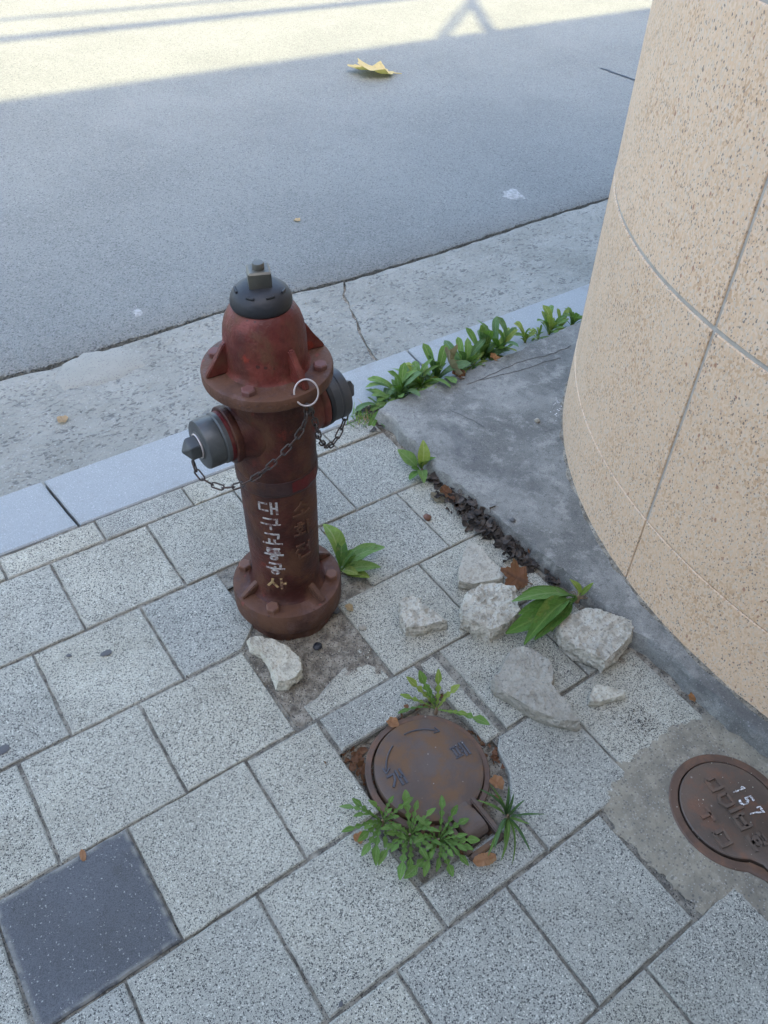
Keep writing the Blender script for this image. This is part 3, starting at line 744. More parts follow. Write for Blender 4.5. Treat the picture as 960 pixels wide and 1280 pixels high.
# ------------------------------------------------------------ what casts the shade: building behind, cables, roof frame
YB = -2.4
def back(x, y, z, yb):       # follow the sunlight back from a point to the plane y = yb
    s = (y - yb) / LIGHT.y
    return Vector((x - LIGHT.x * s, yb, z - LIGHT.z * s))
roofz = back(3, 5.17, -0.1, YB).z
bld = thing('street_building', 'plain rendered building whose roof edge shades the pavement', 'building', (0, YB, 0))
bm = bmesh.new(); box(bm, -30, 26, -6, 0, -0.3, roofz); ob = to_obj('wall', bm, M['building'], bld)
bld.rotation_euler = (0, 0, R(1.0))
for k in range(-6, 7):
    bm = bmesh.new(); box(bm, k * 3.0 - 0.7, k * 3.0 + 0.7, -0.001, 0.03, 1.0, 2.5); w_ = to_obj('window', bm, M['frame_metal'], bld)
    bm = bmesh.new(); box(bm, k * 3.0 - 0.63, k * 3.0 + 0.63, 0.0305, 0.034, 1.07, 2.43); to_obj('pane', bm, M['glass'], w_)
fr = thing('roof_frame', 'thin steel A-frame standing on the building roof edge', 'frame', (0, 0, 0))
for nm, pts, r_ in (('leg', [(4.30, 5.20), (5.32, 6.05)], 0.035), ('leg', [(4.78, 5.20), (5.34, 6.12)], 0.05)):
    bm = bmesh.new(); tube(bm, [back(px_, py_, -0.1, YB - 0.15) for px_, py_ in pts], r_, 8); to_obj(nm, bm, M['frame_metal'], fr, smooth=40)
for lab, p0, p1, r_ in (('thick black cable strung high over the pavement', (1.446, 6.285), (3.6, 6.265), 0.05), ('thin black cable strung high over the pavement', (1.584, 6.734), (3.356, 6.69), 0.026)):
    d = (p1[1] - p0[1]) / (p1[0] - p0[0])
    bm = bmesh.new(); tube(bm, [back(p0[0] + t, p0[1] + d * t, -0.1, -1.2 + t * 0.01) + Vector((0, 0, 0.0006 * t * t)) for t in range(-16, 17, 2)], r_, 8)
    tag(to_obj('overhead_cable', bm, M['cable'], smooth=60), lab, 'cable')

# ------------------------------------------------------------ fire hydrant
hyd = thing('fire_hydrant', 'rusty dark red iron fire hydrant with a black top and two side outlets', 'fire hydrant', (0.6119, 1.1072, 0.0))
hyd.rotation_mode = 'QUATERNION'
hyd.rotation_quaternion = Vector((0, 0, 1)).rotation_difference(AX)
def lat(name, prof, mat, seg=64, parent=hyd, mtx=None, sm=35):
    bm = bmesh.new(); lathe(bm, prof, seg, mtx)
    return to_obj(name, bm, mat, parent, smooth=sm)
def wob(prof): return prof
lat('base_pipe', [(0.108, -0.08), (0.110, 0.0), (0.112, 0.02), (0.112, 0.036), (0, 0.036)], M['paint_base'])
lat('base_flange', [(0, 0.034), (0.112, 0.034), (0.1245, 0.037), (0.1275, 0.042), (0.128, 0.07), (0.1275, 0.093), (0.125, 0.0985), (0.120, 0.1), (0.1, 0.1005), (0, 0.101)], M['paint_base'], 80)
lat('barrel', [(0.094, 0.098), (0.088, 0.103), (0.083, 0.110), (0.0795, 0.122), (0.078, 0.14), (0.0785, 0.2), (0.0795, 0.3), (0.080, 0.42), (0.0805, 0.455), (0.083, 0.462), (0.0835, 0.50), (0.0835, 0.655), (0.086, 0.668), (0.094, 0.674), (0, 0.674)], M['paint'], 80)
lat('collar', [(0.079, 0.428), (0.0825, 0.431), (0.0848, 0.438), (0.0852, 0.446), (0.0852, 0.466), (0.0843, 0.470), (0.082, 0.471)], M['paint_violet'], 80)
lat('bonnet_flange', [(0, 0.673), (0.118, 0.673), (0.1215, 0.676), (0.1225, 0.680), (0.1225, 0.694), (0.121, 0.698), (0.117, 0.700), (0.07, 0.701), (0, 0.701)], M['paint_base'], 80)
lat('bonnet', [(0.082, 0.7), (0.0785, 0.704), (0.0765, 0.711), (0.0762, 0.722), (0.0762, 0.745), (0.0748, 0.768), (0.0725, 0.784), (0.068, 0.799), (0.061, 0.812), (0.055, 0.8195), (0.05, 0.822), (0, 0.822)], M['paint_top'], 80, sm=50)
cap = lat('rubber_cap', [(0.049, 0.818), (0.0525, 0.8205), (0.0545, 0.826), (0.0545, 0.832), (0.0525, 0.840), (0.048, 0.848), (0.040, 0.855), (0.028, 0.860), (0.0, 0.861)], M['rubber'], 64, sm=60)
for k, (a0, a1, rr_) in enumerate(((-150, -132, 0.044), (-105, -85, 0.043), (-60, -42, 0.044), (60, 90, 0.043), (150, 175, 0.043))):
    bm = bmesh.new(); tube(bm, [(rr_ * math.cos(R(a0 + (a1 - a0) * i / 5)), rr_ * math.sin(R(a0 + (a1 - a0) * i / 5)), 0.8535) for i in range(6)], 0.0024, 6)
    to_obj('raised_mark', bm, M['rubber'], cap, smooth=60)
def sq_prism(bm, hw, z0, z1, rot, ch=0.0025, n=4):
    rings = []
    for r_, z in ((hw, z0), (hw, z1 - ch), (hw - ch, z1)):
        rad = r_ / math.cos(PI / n)
        rings.append([bm.verts.new((rad * math.cos(rot + PI / n + 2 * PI * i / n), rad * math.sin(rot + PI / n + 2 * PI * i / n), z)) for i in range(n)])
    for a, b in zip(rings, rings[1:]):
        for i in range(n): bm.faces.new((a[i], a[(i + 1) % n], b[(i + 1) % n], b[i]))
    bm.faces.new(rings[-1]); bm.faces.new(rings[0][::-1])
    return bm
bm = bmesh.new(); sq_prism(bm, 0.0195, 0.858, 0.888, R(-112), 0.003)
bmesh.ops.bevel(bm, geom=[e for e in bm.edges if abs((e.verts[0].co - e.verts[1].co).normalized().z) > 0.9], offset=0.0015, segments=2, affect='EDGES')
nut = to_obj('operating_nut', bm, M['nut'], hyd)
bm = bmesh.new(); lathe(bm, [(0.0105, 0.886), (0.0105, 0.897), (0.0095, 0.8985), (0, 0.899)], 24); to_obj('spindle_tip', bm, M['nut'], nut, smooth=40)
# hex bolts
def hexbolt(name, rad, z, ang, mat, hw=0.0125, hh=0.011):
    bm = bmesh.new(); sq_prism(bm, hw, 0, hh, random.Random(int(ang * 7 + z * 100)).uniform(0, 1), 0.0022, 6)
    lathe_bm = bmesh.new()
    o = to_obj(name, bm, mat, hyd)
    lathe_bm.free()
    o.location = (rad * math.cos(R(ang)), rad * math.sin(R(ang)), z)
for a in (133, -138, -44, 46):
    hexbolt('flange_bolt', 0.1005, 0.7005, a, M['bolt_red'], 0.0118, 0.010)
for a in (131, -138, -36, 46):
    hexbolt('flange_bolt', 0.1055, 0.100, a, M['bolt'], 0.0135, 0.0135)
# gusset ribs
def rib(ang, prof, th, mat, taper=0.8):
    bm = bmesh.new(); s = []
    for sg in (-1, 1): s.append([bm.verts.new((r_, sg * th * (1 if k else taper), z)) for k, (r_, z) in enumerate(prof)])
    bm.faces.new(s[0]); bm.faces.new(s[1][::-1])
    for i in range(len(prof)):
        j = (i + 1) % len(prof); bm.faces.new((s[0][i], s[1][i], s[1][j], s[0][j]))
    bmesh.ops.bevel(bm, geom=bm.edges[:], offset=0.0022, segments=2, affect='EDGES')
    bmesh.ops.rotate(bm, verts=bm.verts[:], cent=(0, 0, 0), matrix=Matrix.Rotation(R(ang), 3, 'Z'))
    to_obj('flange_rib', bm, mat, hyd, smooth=35)
for a in (172, -82, -4, 90):
    rib(a, [(0.070, 0.702), (0.118, 0.700), (0.117, 0.706), (0.096, 0.735), (0.080, 0.762), (0.070, 0.765)], 0.0062, M['paint_top'])
for a in (180, -75, 2, 95):
    rib(a, [(0.070, 0.100), (0.122, 0.100), (0.121, 0.104), (0.084, 0.130), (0.070, 0.132)], 0.007, M['paint_base'])
# hose outlets along the kerb direction
ZO = 0.572
for sgn in (-1, 1):
    mt = Matrix.Translation((0, 0, ZO)) @ Matrix.Rotation(sgn * PI / 2, 4, 'Y')
    lat('hose_outlet', [(0.070, 0.03), (0.0645, 0.062), (0.0575, 0.078), (0.0548, 0.088), (0.056, 0.090), (0.0575, 0.0925), (0.0575, 0.102), (0.056, 0.1035), (0.050, 0.104), (0.050, 0.113), (0, 0.113)], M['paint'] if sgn < 0 else M['paint_top'], 56, hyd, mt)
    if sgn < 0:
        lat('hose_gasket', [(0.049, 0.103), (0.0505, 0.1045), (0.0505, 0.111), (0.049, 0.112)], M['paint_fresh'], 48, hyd, mt)
        oc = lat('outlet_cap', [(0, 0.110), (0.049, 0.110), (0.0505, 0.1115), (0.0505, 0.119), (0.0485, 0.1205), (0.0475, 0.122), (0.0485, 0.1235), (0.0490, 0.125), (0.0490, 0.151), (0.0478, 0.1545), (0.0445, 0.1565), (0.028, 0.1565), (0.026, 0.158), (0, 0.158)], M['steel'], 56, hyd, mt)
    else:
        lat('hose_gasket', [(0.049, 0.104), (0.0555, 0.106), (0.0565, 0.110), (0.0555, 0.115), (0.050, 0.116)], M['rubber'], 48, hyd, mt)
        oc = lat('outlet_cap', [(0, 0.114), (0.050, 0.114), (0.0525, 0.1155), (0.053, 0.118), (0.053, 0.132), (0.0515, 0.1335), (0.0515, 0.136), (0.053, 0.1375), (0.053, 0.152), (0.0515, 0.1555), (0.047, 0.1575), (0, 0.1575)], M['dark_cap'], 56, hyd, mt)
    oc['label'] = 'grey steel screw cap with pointed nut' if sgn < 0 else 'dark ribbed cap behind a black rubber ring'
    bm = bmesh.new(); rings = []
    n = 5 if sgn < 0 else 4
    for r_, z in ((0.0230, 0.155), (0.0230, 0.178), (0.0220, 0.1800), (0.0, 0.193)):
        rings.append([bm.verts.new((0, 0, z))] if r_ == 0 else [bm.verts.new((r_ * math.cos(0.35 + 2 * PI * i / n), r_ * math.sin(0.35 + 2 * PI * i / n), z)) for i in range(n)])
    for a, b in zip(rings, rings[1:]):
        for i in range(n):
            j = (i + 1) % n
            bm.faces.new((a[i], a[j], b[0]) if len(b) == 1 else (a[i], a[j], b[j], b[i]))
    bmesh.ops.bevel(bm, geom=[e for e in bm.edges if not e.is_boundary], offset=0.0012, segments=2, affect='EDGES')
    bmesh.ops.transform(bm, matrix=mt, verts=bm.verts[:])
    to_obj('cap_nut', bm, M['steel'] if sgn < 0 else M['dark_cap'], oc)
    bm = bmesh.new(); tube(bm, [mt @ Vector((0.0235 * math.cos(a), 0.0235 * math.sin(a), 0.1595)) for a in [2 * PI * i / 28 for i in range(28)]], 0.0016, 6, True)
    to_obj('wire_loop', bm, M['wire'], oc, smooth=60)
# keeper ring through the front rib
RC = Vector((0.011, -0.1215, 0.700))
nrm = Vector((-0.30, -0.82, 0.45)).normalized()
xa = nrm.cross(Vector((0, 0, 1))).normalized(); ya = nrm.cross(xa)
bm = bmesh.new(); tube(bm, [RC + xa * 0.0215 * math.cos(2 * PI * i / 36) + ya * 0.0235 * math.sin(2 * PI * i / 36) for i in range(36)], 0.0017, 7, True)
to_obj('keeper_ring', bm, M['wire'], hyd, smooth=60)
# chains, link by link
def link_mesh():
    bm = bmesh.new(); pts = []
    for i in range(20):
        a = 2 * PI * i / 20
        pts.append((0.0052 * math.copysign(abs(math.cos(a)) ** 0.8, math.cos(a)) + 0.0068 * (1 if math.cos(a) > 0 else -1), 0.0052 * math.sin(a), 0))
    tube(bm, pts, 0.0017, 6, True)
    me = bpy.data.meshes.new('chain_link'); bmesh.ops.recalc_face_normals(bm, faces=bm.faces[:]); bm.to_mesh(me); bm.free()
    me.materials.append(M['chain']); me.polygons.foreach_set('use_smooth', [True] * len(me.polygons))
    return me
LINK = link_mesh()
def chain(ctrl, seed):
    rr_ = random.Random(seed)
    C = catmull(ctrl, 40); S = [0]
    for a, b in zip(C, C[1:]): S.append(S[-1] + (b - a).length)
    def at(s):
        for i in range(len(S) - 1):
            if S[i + 1] >= s: return C[i].lerp(C[i + 1], (s - S[i]) / max(1e-9, S[i + 1] - S[i]))
        return C[-1]
    bm = bmesh.new(); p0 = at(S[-1] - 0.004)
    tube(bm, [p0 + Vector((0.002 * math.cos(a), 0.006 * math.cos(a), 0.006 * math.sin(a))) for a in [2 * PI * i / 14 for i in range(14)]], 0.0016, 6, True)
    ch = to_obj('cap_chain', bm, M['chain'], hyd, smooth=60)
    pitch = 0.0200; n = int(S[-1] / pitch)
    for k in range(n):
        s = (k + 0.5) * S[-1] / n
        a, b = at(s - 0.01), at(s + 0.01)
        t = (b - a).normalized(); side = t.cross(Vector((0, 0, 1)))
        if side.length < 1e-3: side = Vector((1, 0, 0))
        side.normalize(); up = side.cross(t)
        roll = (PI / 4 if k % 2 else -PI / 4) + rr_.uniform(-0.25, 0.25)
        y_ = side * math.cos(roll) + up * math.sin(roll); z_ = t.cross(y_)
        mw = Matrix((t, y_, z_)).transposed().to_4x4(); mw.translation = (a + b) / 2
        inst('chain_link', LINK, ch, mw)
RB = RC - Vector((0, 0, 0.0235)) + Vector((0, -0.004, 0))
chain([RB, (0.002, -0.113, 0.615), (-0.045, -0.105, 0.565), (-0.095, -0.085, 0.520), (-0.140, -0.055, 0.497), (-0.172, -0.022, 0.515), (-0.176, -0.004, 0.546)], 1)
chain([RB, (0.034, -0.106, 0.620), (0.050, -0.094, 0.560), (0.075, -0.074, 0.515), (0.105, -0.052, 0.492), (0.136, -0.034, 0.500), (0.158, -0.022, 0.525), (0.170, -0.014, 0.552)], 2)
# raised lettering
CIRC = lambda cx, cy, r_, n=12: [[(cx + r_ * math.cos(2 * PI * i / n), cy + r_ * math.sin(2 * PI * i / n)) for i in range(n + 1)]]
AE = [[(.62, 1), (.62, 0)], [(.62, .5), (.88, .5)], [(.88, 1), (.88, 0)]]
GL = {
 'dae': [[(.45, .85), (.03, .85), (.03, .28), (.48, .28)]] + AE,
 'gu': [[(.15, .92), (.85, .92), (.8, .55)], [(0, .45), (1, .45)], [(.5, .45), (.5, 0)]],
 'gyo': [[(.15, .95), (.85, .95), (.8, .55)], [(.35, .52), (.35, .12)], [(.62, .52), (.62, .12)], [(0, .1), (1, .1)]],
 'tong': [[(.85, 1), (.2, 1), (.2, .64), (.85, .64)], [(.2, .82), (.8, .82)], [(.5, .62), (.5, .46)], [(0, .44), (1, .44)]] + CIRC(.5, .16, .16),
 'gong': [[(.2, .96), (.8, .96), (.78, .66)], [(.5, .72), (.5, .5)], [(0, .48), (1, .48)]] + CIRC(.5, .18, .17),
 'sa': [[(.3, .9), (.25, .55), (0, .1)], [(.25, .6), (.55, .1)], [(.75, 1), (.75, 0)], [(.75, .5), (1, .5)]],
 'so': [[(.5, 1), (.42, .75), (.12, .5)], [(.46, .8), (.88, .5)], [(.5, .46), (.5, .14)], [(0, .12), (1, .12)]],
 'hwa': [[(.2, 1), (.45, 1)], [(.04, .85), (.6, .85)], [(.32, .45), (.32, .28)], [(0, .25), (.66, .22)], [(.8, 1), (.8, 0)], [(.8, .5), (1, .5)]] + CIRC(.32, .62, .13),
 'jeon': [[(.05, .95), (.55, .95)], [(.3, .95), (.05, .5)], [(.3, .75), (.55, .5)], [(.6, .7), (.8, .7)], [(.8, 1), (.8, .35)], [(.2, .32), (.2, .02), (.88, .02)]],
 'gae': [[(0, .85), (.45, .85), (.36, .5), (.05, .15)]] + AE,
 'pye': [[(0, .9), (.5, .9)], [(.13, .9), (.15, .2)], [(.37, .9), (.35, .2)], [(0, .2), (.5, .2)], [(.5, .66), (.68, .66)], [(.5, .42), (.68, .42)], [(.68, 1), (.68, 0)], [(.9, 1), (.9, 0)]],
 '1': [[(.2, .8), (.5, 1), (.5, 0)]],
 '5': [[(.85, 1), (.2, 1), (.15, .56), (.55, .62), (.85, .42), (.8, .12), (.5, 0), (.12, .08)]],
 '7': [[(.1, .72), (.12, 1), (.9, 1), (.55, .5), (.45, 0)]],
 'box': [[(.1, .1), (.9, .1), (.9, .9), (.1, .9), (.1, .1)]],
 'bol': [[(.1, .95), (.1, .25), (.5, 0), (.9, .25), (.9, .95), (.1, .95)]],
 'bar': [[(.5, 1), (.5, 0)]],
 'u': [[(.1, 1), (.1, .1), (.9, .1), (.9, 1)], [(.1, .6), (.9, .6)]],
 'tee': [[(0, .8), (1, .8)], [(.5, .8), (.5, 0)]],
 'ho': [[(.3, 1), (.7, 1)], [(.1, .84), (.9, .84)]] + CIRC(.5, .5, .2) + [[(.5, .3), (.5, .1)], [(0, .08), (1, .08)]],
}
def glyph(name, g, mp, w, h, th, sub, mat, parent, sw=0.075):
    bm = bmesh.new()
    for line in GL[g]:
        pts = []
        for a, b in zip(line, line[1:]):
            a, b = Vector(a), Vector(b); pts += [a.lerp(b, i / sub) for i in range(sub)]
        pts.append(Vector(line[-1]))
        prev = None
        for i, p in enumerate(pts):
            t = (pts[min(i + 1, len(pts) - 1)] - pts[max(i - 1, 0)]).normalized(); nn = Vector((-t.y * 1.0, t.x)) * sw
            q = []
            for sgn, hh in ((1, -0.5), (0.75, 1), (-0.75, 1), (-1, -0.5)):
                s_ = p + nn * sgn; q.append(bm.verts.new(mp(s_.x * w, s_.y * h, hh * th)))
            if prev:
                for k in range(3): bm.faces.new((prev[k], prev[k + 1], q[k + 1], q[k]))
            else: bm.faces.new(q)
            prev = q
        bm.faces.new(prev[::-1])
    return to_obj(name, bm, mat, parent, smooth=50)
def cyl_map(a0, z0, rad): return lambda x, y, h: Vector(((rad + h) * math.cos(a0 + x / rad), (rad + h) * math.sin(a0 + x / rad), z0 + y))
gw = 0.043
for g, z, mt_ in (('dae', .382, 'letter_white'), ('gu', .336, 'letter_white'), ('gyo', .290, 'letter_white'), ('tong', .243, 'letter_white'), ('gong', .196, 'letter_white'), ('sa', .146, 'letter_ochre')):
    glyph('raised_letter', g, cyl_map(R(-134) - gw / 2 / 0.079, z, 0.0790), gw, 0.0345, 0.0017, 3, M[mt_], hyd, 0.072)
for g, z in (('so', .362), ('hwa', .300), ('jeon', .236)):
    glyph('raised_letter', g, cyl_map(R(-84) - gw / 2 / 0.079, z, 0.0792), gw, 0.042, 0.0030, 3, M['paint_base'], hyd)
def chips(name, rad, z, n, seed, mat, s0, s1):
    rr_ = random.Random(seed); bm = bmesh.new()
    for i in range(n):
        a = rr_.uniform(0, 2 * PI); w = rr_.uniform(s0, s1); h_ = w * rr_.uniform(0.25, 0.6); zc = z + rr_.uniform(-0.004, 0.0015)
        v = [bm.verts.new(((rad + 0.0003) * math.cos(a + w * math.cos(t) / rad * rr_.uniform(0.6, 1.2)), (rad + 0.0003) * math.sin(a + w * math.cos(t) / rad), zc + h_ * math.sin(t) * rr_.uniform(0.6, 1.2))) for t in [k * PI / 4 for k in range(8)]]
        bm.faces.new(v)
    tag(to_obj(name, bm, mat, hyd), kind='stuff')
chips('paint_chips', 0.1226, 0.690, 46, 3, M['bolt'], 0.0012, 0.0042)
chips('paint_chips', 0.1281, 0.084, 40, 4, M['bolt'], 0.0012, 0.0050)
chips('paint_chips', 0.0836, 0.585, 30, 5, M['rubber'], 0.0008, 0.0022)
# fresh red dab on the collar and pink overspray on the base
bm = bmesh.new(); prev = None
for i in range(13):
    a = R(-98 + i * 4.2); v = [bm.verts.new((0.0857 * math.cos(a), 0.0857 * math.sin(a), z)) for z in (0.440 + 0.002 * math.sin(i), 0.4675 - 0.001 * math.cos(i * 1.7))]
    if prev: bm.faces.new((prev[0], v[0], v[1], prev[1]))
    prev = v
to_obj('paint_dab', bm, M['paint_fresh'], hyd, smooth=60)

# ------------------------------------------------------------ valve cover beside the hydrant
cc = Vector((0.6275, 0.566, 0.0))
vc = thing('valve_cover', 'round rusty iron valve cover with hinge, ringed by green weeds', 'valve cover', cc)
def ring_mesh(r0, r1, z0, z1, seg=72):
    bm = bmesh.new(); return lathe(bm, [(r0, z0), (r0, z1 - 0.001), (r0 + 0.001, z1), (r1 - 0.002, z1), (r1, z1 - 0.002), (r1, z0)], seg)
to_obj('cover_frame', ring_mesh(0.1185, 0.1315, -0.05, 0.001), M['iron_ring'], vc, smooth=40)
bm = bmesh.new(); lathe(bm, [(0.114, -0.03), (0.1155, 0.004), (0.1140, 0.0078), (0.108, 0.0092), (0.06, 0.0105), (0, 0.0112)], 72)
bmesh.ops.translate(bm, verts=bm.verts[:], vec=(0.0028, 0.0005, 0))
lid = to_obj('cover_lid', bm, M['iron'], vc, smooth=50)
# hinge: rolled knuckle in a square bracket
bm = bmesh.new()
for bx in ((-0.046, -0.034, -0.190, -0.10), (0.028, 0.040, -0.190, -0.10), (-0.046, 0.040, -0.200, -0.188)): box(bm, bx[0], bx[1], bx[2], bx[3], -0.04, 0.013)
bmesh.ops.bevel(bm, geom=bm.edges[:], offset=0.0022, segments=2, affect='EDGES')
to_obj('hinge_bracket', bm, M['iron'], vc, smooth=40)
bm = bmesh.new()
pr2 = [(-0.095, -0.012), (-0.095, 0.0090), (-0.120, 0.0125), (-0.138, 0.0205), (-0.152, 0.0225), (-0.165, 0.0180), (-0.172, 0.008), (-0.170, -0.012)]
s2 = [[bm.verts.new((x_, y_, z_)) for y_, z_ in pr2] for x_ in (-0.027, 0.021)]
bm.faces.new(s2[0]); bm.faces.new(s2[1][::-1])
for i in range(len(pr2)):
    j = (i + 1) % len(pr2); bm.faces.new((s2[0][i], s2[1][i], s2[1][j], s2[0][j]))
bmesh.ops.bevel(bm, geom=bm.edges[:], offset=0.0015, segments=2, affect='EDGES')
to_obj('hinge_knuckle', bm, M['iron'], lid, smooth=40)
def flat_map(cx, cy, ang, z):
    ca, sa = math.cos(ang), math.sin(ang)
    return lambda x, y, h: Vector((cx + x * ca - y * sa, cy + x * sa + y * ca, z + h))
glyph('raised_letter', 'gae', flat_map(-0.088, 0.000, R(-6), 0.0098), 0.036, 0.036, 0.0028, 2, M['iron_blue'], lid, 0.085)
glyph('raised_letter', 'pye', flat_map(0.062, -0.022, R(-4), 0.0098), 0.036, 0.034, 0.0026, 2, M['iron_blue'], lid, 0.075)
for a0, a1, rr_, hd in ((112, 150, 0.088, 1), (42, 88, 0.090, -1)):
    pts = [(rr_ * math.cos(R(a0 + (a1 - a0) * i / 10)), rr_ * math.sin(R(a0 + (a1 - a0) * i / 10)), 0.0100) for i in range(11)]
    bm = bmesh.new(); tube(bm, pts, 0.0022, 6)
    e = Vector(pts[-1] if hd > 0 else pts[0]); t = (e - Vector(pts[-2] if hd > 0 else pts[1])).normalized(); s_ = Vector((-t.y, t.x, 0))
    tube(bm, [e + t * 0.008, e - t * 0.004 + s_ * 0.007], 0.0020, 6); tube(bm, [e + t * 0.008, e - t * 0.004 - s_ * 0.007], 0.0020, 6)
    to_obj('raised_arrow', bm, M['iron_blue'], lid, smooth=60)

# ------------------------------------------------------------ meter cover in the cement patch
mc = Vector((1.097, 0.150, 0.0))
mt = thing('meter_cover', 'brown iron cover chalked 157 set in dirty cement at the right', 'meter cover', mc)
def keyhole(r, tabw, tabl, n=60):
    a0 = math.asin(tabw / r); pts = []
    for i in range(n + 1):
        a = -PI / 2 + a0 * 1.25 + (2 * PI - 2 * a0 * 1.25) * i / n
        pts.append(Vector((r * math.cos(a), r * math.sin(a))))
    pts += [Vector((-tabw * 0.96, -r * 1.06)), Vector((-tabw * 0.92, -tabl)), Vector((tabw * 0.92, -tabl)), Vector((tabw * 0.96, -r * 1.06))]
    return pts
def ring_between(bm, prof):
    rings = [[bm.verts.new((p.x, p.y, z)) for p in pl] for pl, z in prof]
    for a, b in zip(rings, rings[1:]):
        for i in range(len(a)):
            j = (i + 1) % len(a); bm.faces.new((a[i], a[j], b[j], b[i]))
    return rings
K0 = keyhole(0.1255, 0.062, 0.235); K1 = keyhole(0.1235, 0.060, 0.233); K2 = keyhole(0.1085, 0.047, 0.218); K3 = keyhole(0.1075, 0.046, 0.217)
bm = bmesh.new(); ring_between(bm, [(K0, -0.03), (K0, 0.0035), (K1, 0.0055), (K2, 0.0055), (K3, 0.0045), (K3, -0.03)])
to_obj('cover_frame', bm, M['iron_ring'], mt, smooth=40)
bm = bmesh.new()
K4 = keyhole(0.1035, 0.043, 0.212); K5 = keyhole(0.1015, 0.041, 0.210)
rg = ring_between(bm, [(K4, -0.03), (K4, 0.0035), (K5, 0.0055)]); bm.faces.new(rg[-1])
bmesh.ops.translate(bm, verts=bm.verts[:], vec=(0.0022, 0.0022, 0))
ml = to_obj('cover_lid', bm, M['iron_brown'], mt, smooth=40)
MA = R(-103)
def mg(g, px, w, h, ang=MA, th=0.0055, mat='iron_brown', sw=0.15): glyph('raised_letter', g, flat_map(px[0] - mc.x, px[1] - mc.y, ang, 0.0055), w, h, th, 2, M[mat], ml, sw)
for g, p_, w_, h_ in (('box', (1.0997, 0.2240), 0.030, 0.030), ('bol', (1.0908, 0.1874), 0.030, 0.028), ('bar', (1.0906, 0.1626), 0.03, 0.036), ('u', (1.0820, 0.1398), 0.032, 0.030), ('ho', (1.0721, 0.0987), 0.034, 0.034), ('tee', (1.0328, 0.1886), 0.032, 0.028), ('box', (1.0197, 0.1414), 0.034, 0.030)):
    mg(g, p_, w_, h_)
for g, p_ in (('1', (1.1327, 0.1787), ), ('5', (1.1264, 0.1555), ), ('7', (1.1230, 0.1289), )):
    bm = None
    glyph('painted_digit', g, flat_map(p_[0] - mc.x, p_[1] - mc.y, R(-103), 0.0078), 0.017, 0.030, 0.0009, 2, M['chalk'], ml, 0.095)

# ------------------------------------------------------------ broken concrete
def rock(top, h, seed, label, mat, spread=0.008, amp=0.0045, under=0.0, base=0.0, cuts=4, tilt=(0, 0)):
    rr_ = random.Random(seed)
    P = [Vector(p) for p in top]
    if area2([tuple(p) for p in P]) < 0: P = P[::-1]
    c = sum(P, Vector((0, 0))) / len(P)
    bm = bmesh.new()
    def hz(p): return h + tilt[0] * (p.x - c.x) + tilt[1] * (p.y - c.y)
    O = inset(P, -spread)
    tv = [bm.verts.new((p.x, p.y, hz(p) + rr_.uniform(-0.06, 0.06) * h)) for p in P]
    mv = [bm.verts.new((p.x + (o.x - p.x) * rr_.uniform(0.2, 1.0), p.y + (o.y - p.y) * rr_.uniform(0.2, 1.0), hz(p) * rr_.uniform(0.35, 0.6))) for p, o in zip(P, O)]
    bv = [bm.verts.new((p.x + (o.x - p.x) * rr_.uniform(-0.5 - under, 0.7 - under), p.y + (o.y - p.y) * rr_.uniform(-0.5 - under, 0.7 - under), base - 0.002)) for p, o in zip(P, O)]
    cv = bm.verts.new((c.x, c.y, hz(c) * (1 + rr_.uniform(0.0, 0.08))))
    n = len(P)
    for i in range(n):
        j = (i + 1) % n
        bm.faces.new((bv[i], bv[j], mv[j], mv[i])); bm.faces.new((mv[i], mv[j], tv[j], tv[i])); bm.faces.new((tv[i], tv[j], cv))
    bm.faces.new(bv[::-1])
    bmesh.ops.triangulate(bm, faces=bm.faces[:])
    for q in range(cuts):
        bmesh.ops.subdivide_edges(bm, edges=[e for e in bm.edges if e.calc_length() > 0.0035], cuts=1, use_grid_fill=True)
        bmesh.ops.triangulate(bm, faces=bm.faces[:])
    if cuts > 1: bmesh.ops.smooth_vert(bm, verts=bm.verts[:], factor=0.04, use_axis_x=True, use_axis_y=True, use_axis_z=True)
    bm.normal_update()
    for v in bm.verts:
        d = nz(v.co, 22, seed) * amp + (0.22 - abs(nz(v.co, 48, seed + 5))) * amp * 1.3 + nz(v.co, 330, seed + 3) * 0.0011 + nz(v.co, 120, seed + 6) * 0.0012 + nz(v.co, 70, seed + 1) * amp * 0.55 + nz(v.co, 190, seed + 2) * amp * 0.45
        v.co += v.normal * d
        v.co.z = max(v.co.z, base - 0.003)
    for v in bm.verts: v.co -= Vector((c.x, c.y, 0))
    o = to_obj('concrete_rubble', bm, mat, None, smooth=38, loc=(c.x, c.y, 0.002))
    return tag(o, label, 'concrete chunk', 'broken concrete pieces on the pavement')
rock([(1.1024, 1.0140), (1.1148, 0.9826), (1.1068, 0.9344), (1.1096, 0.8810), (1.0918, 0.8668), (1.0174, 0.8918), (0.9915, 0.9173), (1.0100, 0.9434), (1.0607, 0.9863)], 0.030, 1, 'flat triangular grey concrete piece, topmost of the pile near the slab', M['rubble_mid'], 0.003, 0.0016, 0.9)
rock([(0.9321, 0.8383), (0.9772, 0.8658), (1.0173, 0.8707), (1.0633, 0.8479), (1.0871, 0.8207), (1.0680, 0.7875), (1.0445, 0.7555), (1.0019, 0.7454), (0.9506, 0.7501), (0.9304, 0.7909), (0.9184, 0.8154)], 0.048, 2, 'lumpy pale concrete chunk touching the triangular piece and the plantain leaves', M['rubble'], 0.008, 0.006)
